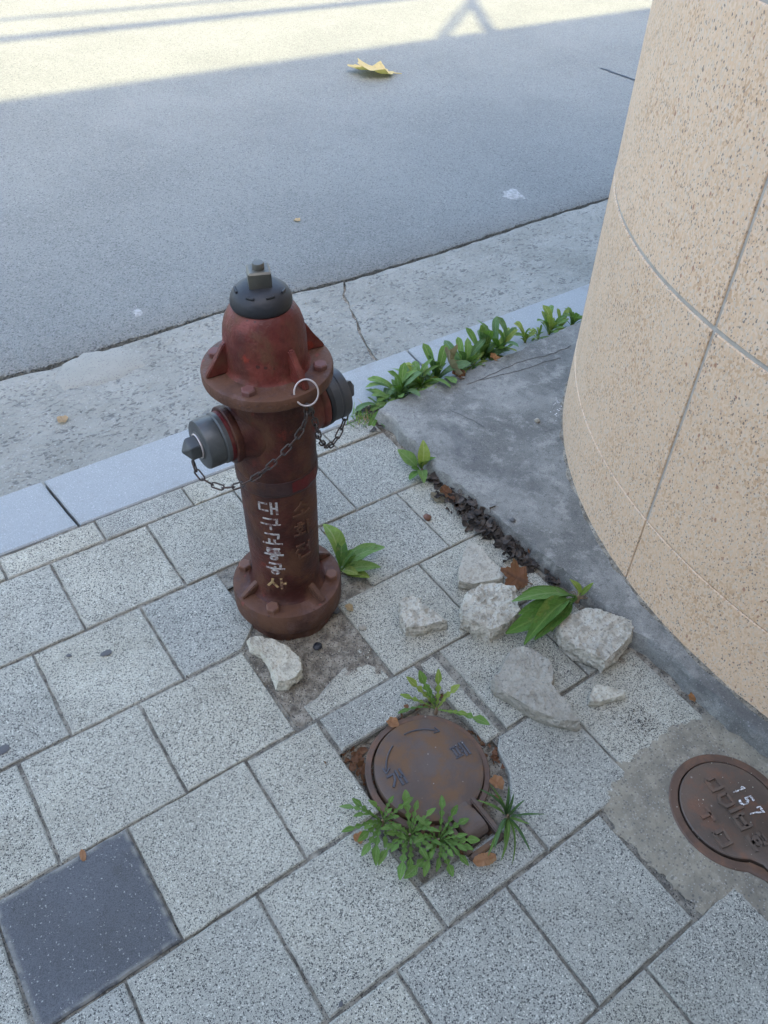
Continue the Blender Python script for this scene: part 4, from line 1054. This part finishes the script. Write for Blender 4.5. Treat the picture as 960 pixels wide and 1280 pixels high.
rock([(0.8237, 0.9436), (0.8410, 0.9474), (0.8640, 0.9389), (0.8707, 0.9021), (0.8824, 0.8570), (0.8849, 0.8383), (0.8294, 0.8510), (0.7912, 0.8697), (0.7998, 0.9008), (0.8203, 0.9224)], 0.034, 3, 'small wedge-shaped pale chunk lying alone nearest the hydrant on its right', M['rubble'], 0.005, 0.005)
rock([(1.0970, 0.6718), (1.1256, 0.6849), (1.1935, 0.6709), (1.2227, 0.6319), (1.2564, 0.5846), (1.2415, 0.5686), (1.1863, 0.5485), (1.1155, 0.5377), (1.1080, 0.5636), (1.0877, 0.6007), (1.0817, 0.6398)], 0.050, 4, 'largest five-sided concrete chunk lying against the slab edge', M['rubble'], 0.010, 0.005)
rock([(0.9630, 0.6871), (0.9900, 0.6779), (1.0063, 0.6487), (1.0130, 0.6152), (1.0039, 0.5897), (0.9722, 0.5644), (0.9717, 0.5227), (0.9599, 0.4634), (0.9243, 0.4865), (0.8947, 0.5364), (0.8748, 0.5879), (0.8638, 0.6294), (0.8715, 0.6495), (0.8996, 0.6569)], 0.036, 5, 'long curved grey concrete chunk with a concave notch and pointed end', M['rubble_smooth'], 0.007, 0.0028)
rock([(1.0695, 0.5172), (1.0867, 0.5010), (1.1148, 0.4676), (1.1068, 0.4603), (1.0462, 0.4771), (1.0292, 0.4906), (1.0384, 0.5021)], 0.018, 6, 'smallest pale splinter of concrete, lying right of the long chunk', M['rubble_pale'], 0.004, 0.0022)
rock([(0.4661, 1.0422), (0.4829, 1.0424), (0.5109, 1.0137), (0.5305, 0.9744), (0.5373, 0.9359), (0.5262, 0.9070), (0.5034, 0.8965), (0.4792, 0.8972), (0.4645, 0.9067), (0.4674, 0.9297), (0.4743, 0.9635), (0.4719, 0.9961), (0.4626, 1.0205)], 0.030, 7, 'pale whitish concrete chunk lying on soil at the hydrant base', M['rubble_pale'], 0.007, 0.003)

# ------------------------------------------------------------ leaves and weeds
def leaf_mesh(name, kind, mat, seed, arch=0.12, fold=0.25, twist=0.0):
    rr_ = random.Random(seed)
    n = 30 if kind == 'dandelion' else 11
    ac = (-1, -0.55, 0, 0.55, 1)
    bm = bmesh.new(); uvl = bm.loops.layers.uv.new('UVMap'); rows = []; UV = {}
    ph = rr_.uniform(0, 6)
    for i in range(n + 1):
        t = i / n
        if kind == 'oblong': w = 0.014 + 0.125 * t ** 0.9 * math.sqrt(max(0.0, 1 - t ** 5)) if t < 1 else 0.004
        elif kind == 'broad': w = 0.018 if t < 0.2 else 0.018 + 0.17 * math.sin(PI * ((t - 0.2) / 0.8) ** 0.85) ** 0.8
        elif kind == 'narrow': w = 0.005 + 0.034 * math.sin(PI * t ** 0.8) ** 0.7
        elif kind == 'dandelion':
            env = 0.016 + 0.112 * t ** 0.9 * (1 - max(0, (t - 0.72) / 0.28) ** 2.2)
            f = (t * 5.6 + 0.1) % 1.0
            lob = 0.18 + 0.82 * (f if f < 0.72 else (1 - f) / 0.28 * 0.72) / 0.72
            w = env * (lob if t < 0.80 else 0.9) if t > 0.12 else 0.018
        row = []
        for a in ac:
            x = t + (0.03 * abs(a) * -1 if kind == 'dandelion' else -0.02 * abs(a)) * math.sin(PI * t)
            y = a * w
            z = arch * 4 * t * (1 - t) + abs(a) * w * fold + 0.12 * w * math.sin(9 * t + ph + a * 2) * abs(a) + twist * a * w * t
            y += 0.05 * math.sin(3 * t + ph) * t * (1 - t)
            v = bm.verts.new((x, y, z)); UV[v] = (t, 0.5 + a * 0.5); row.append(v)
        rows.append(row)
    for a, b in zip(rows, rows[1:]):
        for k in range(4):
            f = bm.faces.new((a[k], b[k], b[k + 1], a[k + 1])); f.smooth = True
    for f in bm.faces:
        for l in f.loops: l[uvl].uv = UV[l.vert]
    me = bpy.data.meshes.new(name); bm.to_mesh(me); bm.free(); me.materials.append(mat)
    return me
LM = {}
def lm(kind, mat, v):
    k = (kind, mat, v)
    if k not in LM: LM[k] = leaf_mesh('leaf_blade', kind, M[mat], hash((kind, mat)) % 97 if False else len(LM) * 13 + 5, (0.06, 0.13, 0.20)[v % 3], (0.35, 0.18, 0.5)[v % 3], (0.0, 0.25, -0.3)[v % 3])
    return LM[k]
def put_leaf(root, base, tip, kind, mat, v, wide=1.0, roll=0.0):
    base, tip = Vector(base), Vector(tip)
    d = tip - base; ln = d.length
    x_ = d.normalized(); s_ = Vector((0, 0, 1)).cross(x_)
    if s_.length < 1e-3: s_ = Vector((0, 1, 0))
    s_.normalize(); z_ = x_.cross(s_)
    rm = Matrix((x_, s_, z_)).transposed().to_4x4() @ Matrix.Rotation(roll, 4, 'X')
    mw = Matrix.Translation(base) @ rm @ Matrix.Diagonal((ln, ln * wide, ln, 1))
    return inst('leaf', lm(kind, mat, v), root, mw)
def plant(name, label, loc, tips, kind, mats, seed, group=None, wide=1.0, stem_r=0.004, cat='weed', src=0.006):
    """tips are world points; each leaf is an object of its own"""
    rr_ = random.Random(seed)
    root = thing(name, label, cat, loc, group)
    bm = bmesh.new(); tube(bm, [(0, 0, -0.012), (0.001, 0, 0.002), (0, 0.001, 0.010)], [stem_r * 1.3, stem_r, stem_r * 0.6], 7)
    to_obj('root_crown', bm, M['root'], root, smooth=60)
    for i, t in enumerate(tips):
        tp = Vector(t[:3]) - Vector(loc)
        mt_ = mats[rr_.randrange(len(mats))] if len(t) < 4 else t[3]
        a = math.atan2(tp.y, tp.x)
        wd = wide * (min(1.0, (0.06 / max(0.01, tp.length))) ** 0.6 if kind == 'narrow' else 1.0)
        put_leaf(root, (src * math.cos(a) * rr_.uniform(0.2, 1), src * math.sin(a) * rr_.uniform(0.2, 1), rr_.uniform(0.0, 0.008)), tp, kind, mt_, rr_.randrange(3), wd * rr_.uniform(0.85, 1.2), rr_.uniform(-0.4, 0.4))
    return root
def spray(loc, n, l0, l1, e0, e1, seed, a0=0, a1=360):
    rr_ = random.Random(seed); out = []
    for i in range(n):
        a = R(a0 + (a1 - a0) * (i + rr_.uniform(-0.35, 0.35)) / n); e = R(rr_.uniform(e0, e1)); l = rr_.uniform(l0, l1)
        out.append((loc[0] + l * math.cos(e) * math.cos(a), loc[1] + l * math.cos(e) * math.sin(a), loc[2] + l * math.sin(e)))
    return out
GW = 'weeds growing in the gap behind the kerb'
ROWP = [  # pixel-free world spots along the slab edge
 ((1.2549, 1.6255), 8, .07, .11, 8, 35, ['leaf_blue', 'leaf'], 'low bluish weed at the slab corner, nearest the hydrant'),
 ((1.3331, 1.6380), 13, .09, .145, 30, 72, ['leaf', 'leaf', 'leaf_blue'], 'bushy weed beside the slab corner, first tall one from the hydrant'),
 ((1.4211, 1.6518), 12, .08, .135, 30, 72, ['leaf', 'leaf', 'leaf_yellow'], 'broad green weed just left of the curled grey dead leaf'),
 ((1.4997, 1.6629), 7, .08, .14, 45, 80, ['leaf', 'leaf_blue'], 'few-leaved upright weed behind the curled grey dead leaf'),
 ((1.6232, 1.6660), 11, .08, .135, 40, 78, ['leaf', 'leaf_blue', 'leaf'], 'upright weed just right of the curled grey dead leaf'),
 ((1.7097, 1.6712), 11, .09, .155, 45, 82, ['leaf', 'leaf', 'leaf_blue'], 'tallest weed of the row behind the kerb'),
 ((1.7823, 1.6746), 9, .08, .15, 45, 80, ['leaf_blue', 'leaf', 'leaf_yellow'], 'leaning weed at the end of the dense row, with one yellowish leaf'),
 ((1.9228, 1.6874), 7, .05, .085, 35, 75, ['leaf_yellow', 'leaf_yellow', 'leaf'], 'small yellowish weed alone between the two groups along the kerb'),
 ((2.0370, 1.6828), 9, .07, .115, 45, 80, ['leaf', 'leaf_yellow', 'leaf'], 'medium green weed near the granite wall, behind the slab'),
 ((2.1498, 1.6811), 7, .06, .10, 45, 80, ['leaf', 'leaf'], 'weed half hidden where the kerb meets the granite wall'),

 ((1.2934, 1.6270), 10, .05, .085, 10, 45, ['leaf', 'leaf_yellow'], 'low spreading weed between the bluish corner weed and the bushy one'),
 ((1.3777, 1.6417), 10, .05, .09, 10, 45, ['leaf', 'leaf_yellow', 'leaf_blue'], 'low weed filling the gap between the two broad weeds'),
 ((1.4599, 1.6548), 9, .04, .075, 10, 50, ['leaf', 'leaf_blue'], 'low dark weed left of the curled grey leaf'),
 ((1.6642, 1.6641), 9, .05, .085, 15, 55, ['leaf', 'leaf_yellow'], 'short bright weed left of the tallest one'),
 ((1.7413, 1.6698), 9, .05, .085, 15, 55, ['leaf', 'leaf'], 'short weed right of the tallest one'),
 ((1.9820, 1.6837), 7, .03, .06, 15, 60, ['leaf_yellow', 'leaf'], 'tiny weed left of the medium weed near the wall'),
 ((2.0930, 1.6819), 8, .04, .08, 25, 70, ['leaf', 'leaf_yellow'], 'short weed right of the medium weed near the wall'),
]
for i, (p_, n_, l0, l1, e0, e1, ms, lb) in enumerate(ROWP):
    loc = (p_[0], max(p_[1], 1.598 + 0.014 * (p_[0] - 1.2) + 0.01), 0.0)
    plant('weed', lb, loc, spray(loc, int(n_ * 1.8), l0 * 0.75, l1 * 1.02, e0 - 18, e1, 40 + i), 'oblong', ms, 60 + i, GW, 1.15)
# grass tuft at the slab corner
loc = (1.1770, 1.6147)
root = thing('grass_tuft', 'tuft of short grass and dry stalks at the slab corner beside the kerb', 'grass tuft', (loc[0], loc[1], 0))
for nm, mt_, n_, sd in (('grass_blades', 'leaf', 70, 1), ('dry_blades', 'dead_tan', 26, 2)):
    rr_ = random.Random(sd); bm = bmesh.new(); uvl = bm.loops.layers.uv.new('UVMap')
    for i in range(n_):
        bx, by = rr_.gauss(0, 0.03), rr_.gauss(0, 0.018); a = rr_.uniform(0, 6.28); l = rr_.uniform(0.02, 0.06); w = 0.0022; e = rr_.uniform(0.3, 1.3)
        pv = None
        for k in range(4):
            t = k / 3; d = l * t
            c_ = Vector((bx + d * math.cos(e) * math.cos(a), by + d * math.cos(e) * math.sin(a), d * math.sin(e) * (1 - 0.4 * t)))
            s_ = Vector((-math.sin(a), math.cos(a), 0)) * w * (1 - t * 0.85)
            v = (bm.verts.new(c_ - s_), bm.verts.new(c_ + s_))
            if pv: bm.faces.new((pv[0], pv[1], v[1], v[0]))
            pv = v
    tag(to_obj(nm, bm, M[mt_], root), kind='stuff')
# weed behind the hydrant base
b_ = (0.7682, 1.1252)
plant('weed', 'broad-leaved weed sprouting behind the hydrant base', (b_[0], b_[1], 0.0),
      [(0.8915, 1.1018, .045), (0.8758, 1.1193, .05), (0.8574, 1.0685, .02), (0.8135, 1.0549, .02, 'leaf_yellow'), (0.8356, 1.1135, .03), (0.7937, 1.2431, .06, 'leaf_yellow'), (0.8149, 1.1838, .05), (0.8211, 1.1336, .05), (0.7904, 1.0717, .03, 'leaf_yellow')],
      'broad', ['leaf', 'leaf_dark', 'leaf'], 3, None, 0.95)
# weed on the slab's left edge
b_ = (1.1825, 1.3227)
plant('weed', 'small weed with one pale upright leaf against the slab side', (b_[0], b_[1], 0.0),
      [(1.2018, 1.3546, .09, 'leaf_yellow'), (1.1435, 1.3951, .05, 'leaf'), (1.2102, 1.2999, .06, 'leaf_dark'), (1.1444, 1.3268, .03), (1.1172, 1.2962, .02), (1.1443, 1.2639, .02), (1.1697, 1.3390, .04), (1.1877, 1.3106, .05)],
      'broad', ['leaf', 'leaf_dark'], 5, None, 1.0)
# plantain pulled up against the slab
b_ = (1.2091, 0.7158)
pl_ = plant('plantain', 'uprooted broad-leaved plantain lying between the pale chunk and the slab', (b_[0], b_[1], 0.03),
      [(0.9987, 0.6830, .03), (0.9737, 0.7242, .045), (1.0348, 0.7482, .05), (1.0781, 0.7873, .06), (1.1094, 0.7955, .05), (1.0815, 0.6744, .03), (1.0191, 0.6733, .045), (1.1885, 0.7421, .09, 'leaf_yellow'), (1.2402, 0.7076, .08, 'leaf_yellow'), (1.0342, 0.7759, .07, 'leaf')],
      'broad', ['leaf_dark'], 7, None, 0.58, 0.006)
for k in range(7):
    bm = bmesh.new(); rr_ = random.Random(k); a = R(-40 + 22 * k)
    tube(bm, [(0, 0, 0.0), (0.02 * math.cos(a), 0.02 * math.sin(a), 0.004), (0.045 * math.cos(a + 0.3), 0.03 * math.sin(a + 0.3), -0.006)], [0.002, 0.0014, 0.0006], 5)
    to_obj('root_strand', bm, M['root'], pl_, smooth=60)
# weeds round the valve cover
GD = 'dandelions round the valve cover'
b_ = (0.7297, 0.6699)
plant('dandelion', 'yellow-green dandelion at the upper rim of the valve cover', (b_[0], b_[1], 0.0),
      [(0.6449, 0.7009, .02, 'leaf_dandelion'), (0.6734, 0.7325, .03), (0.6938, 0.7419, .07, 'leaf_yellow'), (0.7227, 0.7350, .08), (0.7558, 0.7105, .09), (0.7751, 0.6572, .08, 'leaf_yellow'), (0.7916, 0.5656, .03, 'leaf_dandelion'), (0.7619, 0.6749, .04, 'leaf_yellow'), (0.7684, 0.6110, .03, 'leaf_yellow'), (0.7285, 0.7059, .05, 'leaf_dandelion')],
      'dandelion', ['leaf_yellow', 'leaf_dandelion'], 11, GD, 0.95)
for k, (bp, lb, tips) in enumerate((
  ((0.4839, 0.5272), 'dandelion spreading left from the lower rim of the valve cover',
   [(0.4249, 0.5945, .02), (0.4523, 0.5905, .03), (0.4008, 0.5487, .02), (0.4072, 0.4888, .02), (0.4135, 0.5126, .03), (0.4707, 0.5628, .05), (0.5006, 0.5235, .05), (0.4170, 0.4559, .03)]),
  ((0.5119, 0.4739), 'dandelion at the middle of the lower rim, leaves lying over the lid',
   [(0.5524, 0.5466, .03), (0.5559, 0.5123, .04), (0.4235, 0.4563, .02), (0.4390, 0.4095, .03), (0.4485, 0.4745, .03), (0.5725, 0.4759, .05), (0.5014, 0.4071, .04), (0.4820, 0.4975, .05), (0.4655, 0.4139, .02)]),
  ((0.5534, 0.4349), 'dandelion below the hinge side, leaves spilling towards the tile joint',
   [(0.6020, 0.4938, .04), (0.6162, 0.4605, .04), (0.4469, 0.4077, .03), (0.4828, 0.3918, .02), (0.5279, 0.3894, .04), (0.5583, 0.3794, .03), (0.5301, 0.4847, .05), (0.5766, 0.4213, .04), (0.5037, 0.3837, .03), (0.5897, 0.3767, .03), (0.5664, 0.3608, .02), (0.5280, 0.3615, .02), (0.6120, 0.3842, .03)]))):
    tips = tips + [(x_, y_, z_ + 0.008) for x_, y_, z_ in spray((bp[0], bp[1], 0.006), 12, 0.03, 0.075, 8, 40, 90 + k, 150, 400)]
    plant('dandelion', lb, (bp[0], bp[1], 0.0), tips, 'dandelion', ['leaf_dandelion', 'leaf_dandelion', 'leaf'], 20 + k, GD, 0.95)
b_ = (0.6995, 0.3961)
plant('narrow_weed', 'dark narrow-leaved weed at the hinge of the valve cover', (b_[0], b_[1], 0.0),
      [(0.7597, 0.3531, .02), (0.6829, 0.3122, .02), (0.6416, 0.3190, .01), (0.6235, 0.3335, .02), (0.7192, 0.4288, .06), (0.7112, 0.4081, .07), (0.6937, 0.4558, .05), (0.6637, 0.4574, .06), (0.6589, 0.4500, .03), (0.7146, 0.3540, .03), (0.6923, 0.3549, .02), (0.7354, 0.3937, .04), (0.6890, 0.4185, .05), (0.6191, 0.3521, .04), (0.6049, 0.3519, .03), (0.7071, 0.3885, .04), (0.6888, 0.4328, .06), (0.7008, 0.3677, .05), (0.6301, 0.3364, .02), (0.6459, 0.3523, .03)],
      'narrow', ['leaf_narrow', 'leaf_dandelion', 'leaf_dandelion'], 31, None, 1.25)

# ------------------------------------------------------------ dead leaves
def dead_leaf(shape, label, px, size, rot, mat, curl, seed, z=0.004, tiltx=0.0, tilty=0.0):
    rr_ = random.Random(seed); bm = bmesh.new(); uvl = bm.loops.layers.uv.new('UVMap'); UV = {}
    nA = 48; rings = []
    def rad(a):
        if shape == 'maple':
            s = 0.0
            for c_, w_, l_ in ((90, 26, 1.0), (35, 24, 0.95), (145, 24, 0.95), (-15, 26, 0.75), (195, 26, 0.75)):
                d = (math.degrees(a) - c_ + 180) % 360 - 180
                s = max(s, l_ * max(0.0, 1 - abs(d) / w_ * 0.34))
            return max(0.58, s) * (1 + 0.06 * math.sin(23 * a))
        if shape == 'oval': return 1 / math.sqrt((math.cos(a) / 0.48) ** 2 + math.sin(a) ** 2) * (1 + 0.04 * math.sin(13 * a + seed))
        return 0.7 + 0.25 * noise.noise(Vector((math.cos(a) * 1.6, math.sin(a) * 1.6, seed)))
    c0 = bm.verts.new((0, 0, 0)); UV[c0] = (0.5, 0.5)
    for q in (0.35, 0.68, 1.0):
        ring = []
        for i in range(nA):
            a = 2 * PI * i / nA; r_ = rad(a) * q; x, y = r_ * math.cos(a), r_ * math.sin(a)
            zz = curl * (x * x * 0.8 + 0.25 * y * y) + 0.12 * curl * math.sin(5 * a + seed) * q * q + 0.08 * nz((x, y, 0), 2.5, seed)
            v = bm.verts.new((x, y, zz)); UV[v] = (0.5 + y * 0.5, 0.5 + x * 0.5); ring.append(v)
        rings.append(ring)
    for i in range(nA): bm.faces.new((c0, rings[0][i], rings[0][(i + 1) % nA]))
    for a, b in zip(rings, rings[1:]):
        for i in range(nA): bm.faces.new((a[i], b[i], b[(i + 1) % nA], a[(i + 1) % nA]))
    for f in bm.faces:
        for l in f.loops: l[uvl].uv = UV[l.vert]
    bmesh.ops.scale(bm, verts=bm.verts[:], vec=(size, size, size))
    zmin = 0
    Rm = Matrix.Rotation(R(rot), 4, 'Z') @ Matrix.Rotation(R(tiltx), 4, 'X') @ Matrix.Rotation(R(tilty), 4, 'Y')
    bmesh.ops.transform(bm, matrix=Rm, verts=bm.verts[:])
    zmin = min(v.co.z for v in bm.verts)
    o = to_obj('dead_leaf', bm, M[mat], None, smooth=80, loc=(px[0], px[1], z - zmin + 0.001))
    if shape in ('maple', 'oval'):
        bm = bmesh.new(); e = Rm @ Vector((0, -size * 0.35, 0)); f = Rm @ Vector((0.06 * size, -size * 0.85, 0.02 * size))
        tube(bm, [e, (e + f) / 2 + Vector((0.03 * size, 0, 0)), f], 0.012 * size + 0.0006, 5); to_obj('leaf_stalk', bm, M[mat], o, smooth=60)
    return tag(o, label, 'dead leaf', 'dead leaves')
dead_leaf('maple', 'large curled yellow leaf alone on the shaded asphalt', (3.3615, 4.6891), 0.20, 60, 'dead_yellow', 0.38, 3, -0.1, 5, 8)
dead_leaf('scrap', 'tiny pale leaf scrap on the asphalt above the hydrant', (1.8090, 3.0875), 0.022, 20, 'dead_tan', 0.6, 4, -0.1)
dead_leaf('scrap', 'small round orange leaf on the gutter left of the hydrant', (0.4182, 2.2084), 0.026, 0, 'dead_tan', 0.3, 5, -0.1)
dead_leaf('oval', 'small orange leaf at the corner of the dark tile', (-0.0242, 0.7865), 0.012, -10, 'dead_orange', 0.5, 6, 0.001)
dead_leaf('oval', 'orange-brown oval leaf below the valve cover hinge', (0.6000, 0.3534), 0.026, 75, 'dead_orange', 0.35, 7, 0.012, 10)
dead_leaf('scrap', 'torn orange leaf right of the valve cover rim', (0.7267, 0.4621), 0.022, 30, 'dead_orange', 0.7, 8, 0.004, 15)
dead_leaf('scrap', 'brown leaf under the left dandelion by the valve cover', (0.4268, 0.5248), 0.016, 10, 'dead_orange', 0.5, 9, 0.003)
dead_leaf('maple', 'rust-brown lobed leaf behind the lumpy chunk', (1.1286, 0.8506), 0.052, 40, 'dead_brown', 0.4, 10, 0.012, 20, -15)
dead_leaf('maple', 'curled grey-brown dead leaf standing among the kerb weeds', (1.5341, 1.6341), 0.075, 35, 'dead_grey', 0.9, 11, 0.02, 55, 20)
dead_leaf('scrap', 'crumpled rust leaf under the curled grey leaf', (1.5297, 1.5949), 0.034, 35, 'dead_brown', 1.0, 12, 0.045, 20)
dead_leaf('scrap', 'small rust leaf at the slab edge below the tallest weed', (1.7061, 1.6154), 0.026, 35, 'dead_orange', 0.8, 13, 0.04, 20)
dead_leaf('oval', 'tan leaf curled behind the hydrant base', (0.7973, 1.2171), 0.030, 120, 'dead_tan', 0.9, 14, 0.03, 30)
dead_leaf('scrap', 'tan leaf scrap on soil at the right of the hydrant base', (0.7224, 1.0106), 0.014, 30, 'dead_tan', 0.8, 15, 0.002, 20)
dead_leaf('scrap', 'brown leaf scrap at the foot of the slab near the meter cover', (1.2413, 0.3727), 0.016, 30, 'dead_orange', 0.8, 16, 0.003, 20)
dead_leaf('oval', 'orange-brown leaf wedged along the slab edge above the plantain', (1.2359, 0.8823), 0.045, 5, 'dead_brown', 0.4, 17, 0.006, 15)
dead_leaf('scrap', 'small orange leaf low on the slab side beside the small weed', (1.1705, 1.2013), 0.028, 30, 'dead_brown', 0.8, 18, 0.012, 30)
dead_leaf('scrap', 'grey flat leaf on the tile corner by the slab', (1.1537, 1.2055), 0.030, 30, 'dead_grey', 0.3, 19, 0.002, 5)
dead_leaf('scrap', 'brown leaf bit at the upper left rim of the valve cover', (0.6279, 0.6957), 0.018, 30, 'dead_orange', 0.7, 21, 0.002, 10)
# rotting leaves heaped along the slab, pit litter, loose grit
def litter(name, spots, mat, seed, parent=None, kind='stuff'):
    rr_ = random.Random(seed); bm = bmesh.new()
    for (x, y, z, sx, sy, sz, n_, s0, s1) in spots:
        for i in range(n_):
            c_ = Vector((x + rr_.gauss(0, sx), y + rr_.gauss(0, sy), z + abs(rr_.gauss(0, sz)))); s = rr_.uniform(s0, s1)
            q = Quaternion(Vector((rr_.gauss(0, 1), rr_.gauss(0, 1), rr_.gauss(0, 1))).normalized(), rr_.uniform(0, 1.4))
            pts = []
            for k in range(7):
                a = 2 * PI * k / 7; r_ = s * rr_.uniform(0.5, 1.1)
                pts.append(bm.verts.new(c_ + q @ Vector((r_ * math.cos(a), r_ * math.sin(a) * 0.8, rr_.uniform(-0.25, 0.45) * s))))
            m_ = bm.verts.new(c_)
            for k in range(7): bm.faces.new((m_, pts[k], pts[(k + 1) % 7]))
    return tag(to_obj(name, bm, mat, parent, smooth=40), kind=kind)
S_ = []
for p_, n_, sx, sz in (((1.1898, 1.2649), 16, 0.018, 0.008), ((1.1775, 1.1864), 18, 0.02, 0.01), ((1.1878, 1.1226), 46, 0.03, 0.018), ((1.1859, 1.0651), 46, 0.028, 0.018), ((1.1897, 1.0100), 26, 0.02, 0.012), ((1.1891, 0.9345), 34, 0.02, 0.014), ((1.1985, 0.8818), 14, 0.015, 0.008), ((1.2178, 0.8111), 12, 0.012, 0.006), ((1.2186, 1.6089), 14, 0.03, 0.004)):
    S_.append((p_[0] + 0.008, p_[1], 0.003, sx * 0.72, sx * 0.95, sz, n_ * 2, 0.006, 0.022))
litter('leaf_litter', S_, M['litter'], 5)['label'] = 'dark rotting leaves heaped along the foot of the slab'
litter('pit_litter', [(0.515, 0.665, -0.02, 0.016, 0.03, 0.006, 34, 0.006, 0.015), (0.775, 0.53, -0.02, 0.008, 0.04, 0.006, 22, 0.005, 0.013), (0.62, 0.43, -0.01, 0.07, 0.02, 0.006, 30, 0.005, 0.013), (0.56, 0.50, -0.005, 0.03, 0.03, 0.005, 14, 0.005, 0.012), (0.70, 0.70, -0.01, 0.04, 0.006, 0.006, 14, 0.005, 0.012)], M['dead_brown'], 6)['label'] = 'dry brown leaf bits packed round the valve cover rim'
def grit(name, spots, mat, seed):
    rr_ = random.Random(seed); bm = bmesh.new()
    for (x0, x1, y0, y1, z, n_, s0, s1) in spots:
        for i in range(n_):
            c_ = Vector((rr_.uniform(x0, x1), rr_.uniform(y0, y1), z + rr_.uniform(-0.001, 0.002))); s = rr_.uniform(s0, s1) * rr_.random()+s0*.4
            V = [bm.verts.new(c_ + Vector(d) * s * rr_.uniform(0.6, 1.2)) for d in ((1, 0, 0), (-1, 0, 0), (0, 1, 0), (0, -1, 0), (0, 0, 0.8), (0, 0, -0.8))]
            for a, b, c in ((0, 2, 4), (2, 1, 4), (1, 3, 4), (3, 0, 4), (2, 0, 5), (1, 2, 5), (3, 1, 5), (0, 3, 5)): bm.faces.new((V[a], V[b], V[c]))
    return tag(to_obj(name, bm, mat), kind='stuff')
grit('loose_grit', [(-0.4, 3.2, 2.44, 2.56, -0.1, 260, 0.001, 0.004), (-0.2, 3.0, 1.88, 2.3, -0.102, 160, 0.001, 0.004), (0.0, 3.5, 2.6, 3.6, -0.099, 120, 0.001, 0.0035), (0.46, 0.72, 0.85, 1.06, -0.004, 420, 0.001, 0.0038), (0.70, 0.82, 0.98, 1.16, -0.002, 160, 0.001, 0.0035), (0.44, 0.52, 0.95, 1.1, -0.003, 60, 0.001, 0.0035), (1.165, 1.225, 0.1, 1.3, 0.002, 380, 0.0008, 0.003), (0.5, 0.78, 0.4, 0.70, -0.016, 200, 0.001, 0.004)], M['joint'], 9)
grit('pale_grit', [(0.90, 1.22, 0.52, 0.80, 0.002, 240, 0.0008, 0.0028), (0.74, 0.90, 0.80, 0.95, 0.002, 70, 0.0008, 0.0024), (0.42, 0.56, 0.86, 1.04, 0.0, 60, 0.0008, 0.003), (0.88, 1.25, 0.0, 0.5, 0.0025, 120, 0.0006, 0.0018), (0.45, 0.80, 0.82, 1.1, -0.002, 70, 0.001, 0.003), (0.98, 1.2, 0.04, 0.26, 0.0085, 60, 0.0006, 0.0016)], M['rubble_pale'], 10)
grit('dark_dirt', [(1.06, 1.13, 0.36, 0.43, 0.001, 260, 0.0008, 0.0022), (1.0, 1.2, 0.33, 0.50, 0.0, 200, 0.0006, 0.0018)], M['litter'], 11)

# pebbles, seed pod and flattened gum
def pebble(name, label, px, r, mat, cat, seed, fl=0.6, z=0.0):
    bm = bmesh.new(); bmesh.ops.create_icosphere(bm, subdivisions=3, radius=r)
    for v in bm.verts:
        v.co *= 1 + 0.28 * nz(v.co / r, 1.3, seed); v.co.z *= fl
    return tag(to_obj(name, bm, mat, None, smooth=70, loc=(px[0], px[1], z + r * fl * 0.6)), label, cat)
pebble('pebble', 'small black stone on the soil below the hydrant flange', (0.5990, 0.9563), 0.011, M['rubber'], 'pebble', 1)
pebble('pebble', 'grey pebble on the tile right of the hydrant soil', (0.7191, 0.9462), 0.009, M['rubble_smooth'], 'pebble', 2)
pebble('pebble', 'dark grey pebble at the right of the hydrant base', (0.6933, 1.0232), 0.010, M['gum'], 'pebble', 3)
pebble('pebble', 'tiny grey pebble on the concrete slab near the wall', (1.5908, 1.2813), 0.009, M['rubble_smooth'], 'pebble', 4, 0.7, 0.05)
pebble('pebble', 'tiny dark pebble on the slab behind the rotting leaves', (1.2368, 0.9951), 0.007, M['gum'], 'pebble', 5, 0.7, 0.05)
pebble('seed_pod', 'brown dried seed pod on the tile left of the rotting leaves', (1.0799, 1.1611), 0.011, M['bolt'], 'seed pod', 6, 0.7)
for i, (p_, s, lb) in enumerate((((0.1115, 1.2394), 0.008, 'smaller of two dark gum spots on a tile left of the hydrant'), ((0.1851, 1.2027), 0.012, 'larger of two dark gum spots on a tile left of the hydrant'), ((-0.0808, 1.0843), 0.016, 'dark gum spot on a tile at the left edge'), ((0.2437, 0.3084), 0.006, 'tiny dark gum spot in a tile joint near the bottom'))):
    o = skin('gum_spot', [(p_[0] + s * math.cos(a), p_[1] + s * math.sin(a) * 0.75) for a in [k * PI / 4 for k in range(8)]], 0.0012, M['gum'], None, 30 + i, 0.008, 0.0005, 0.004)
    tag(o, lb, 'gum spot', 'dark gum spots on the tiles')
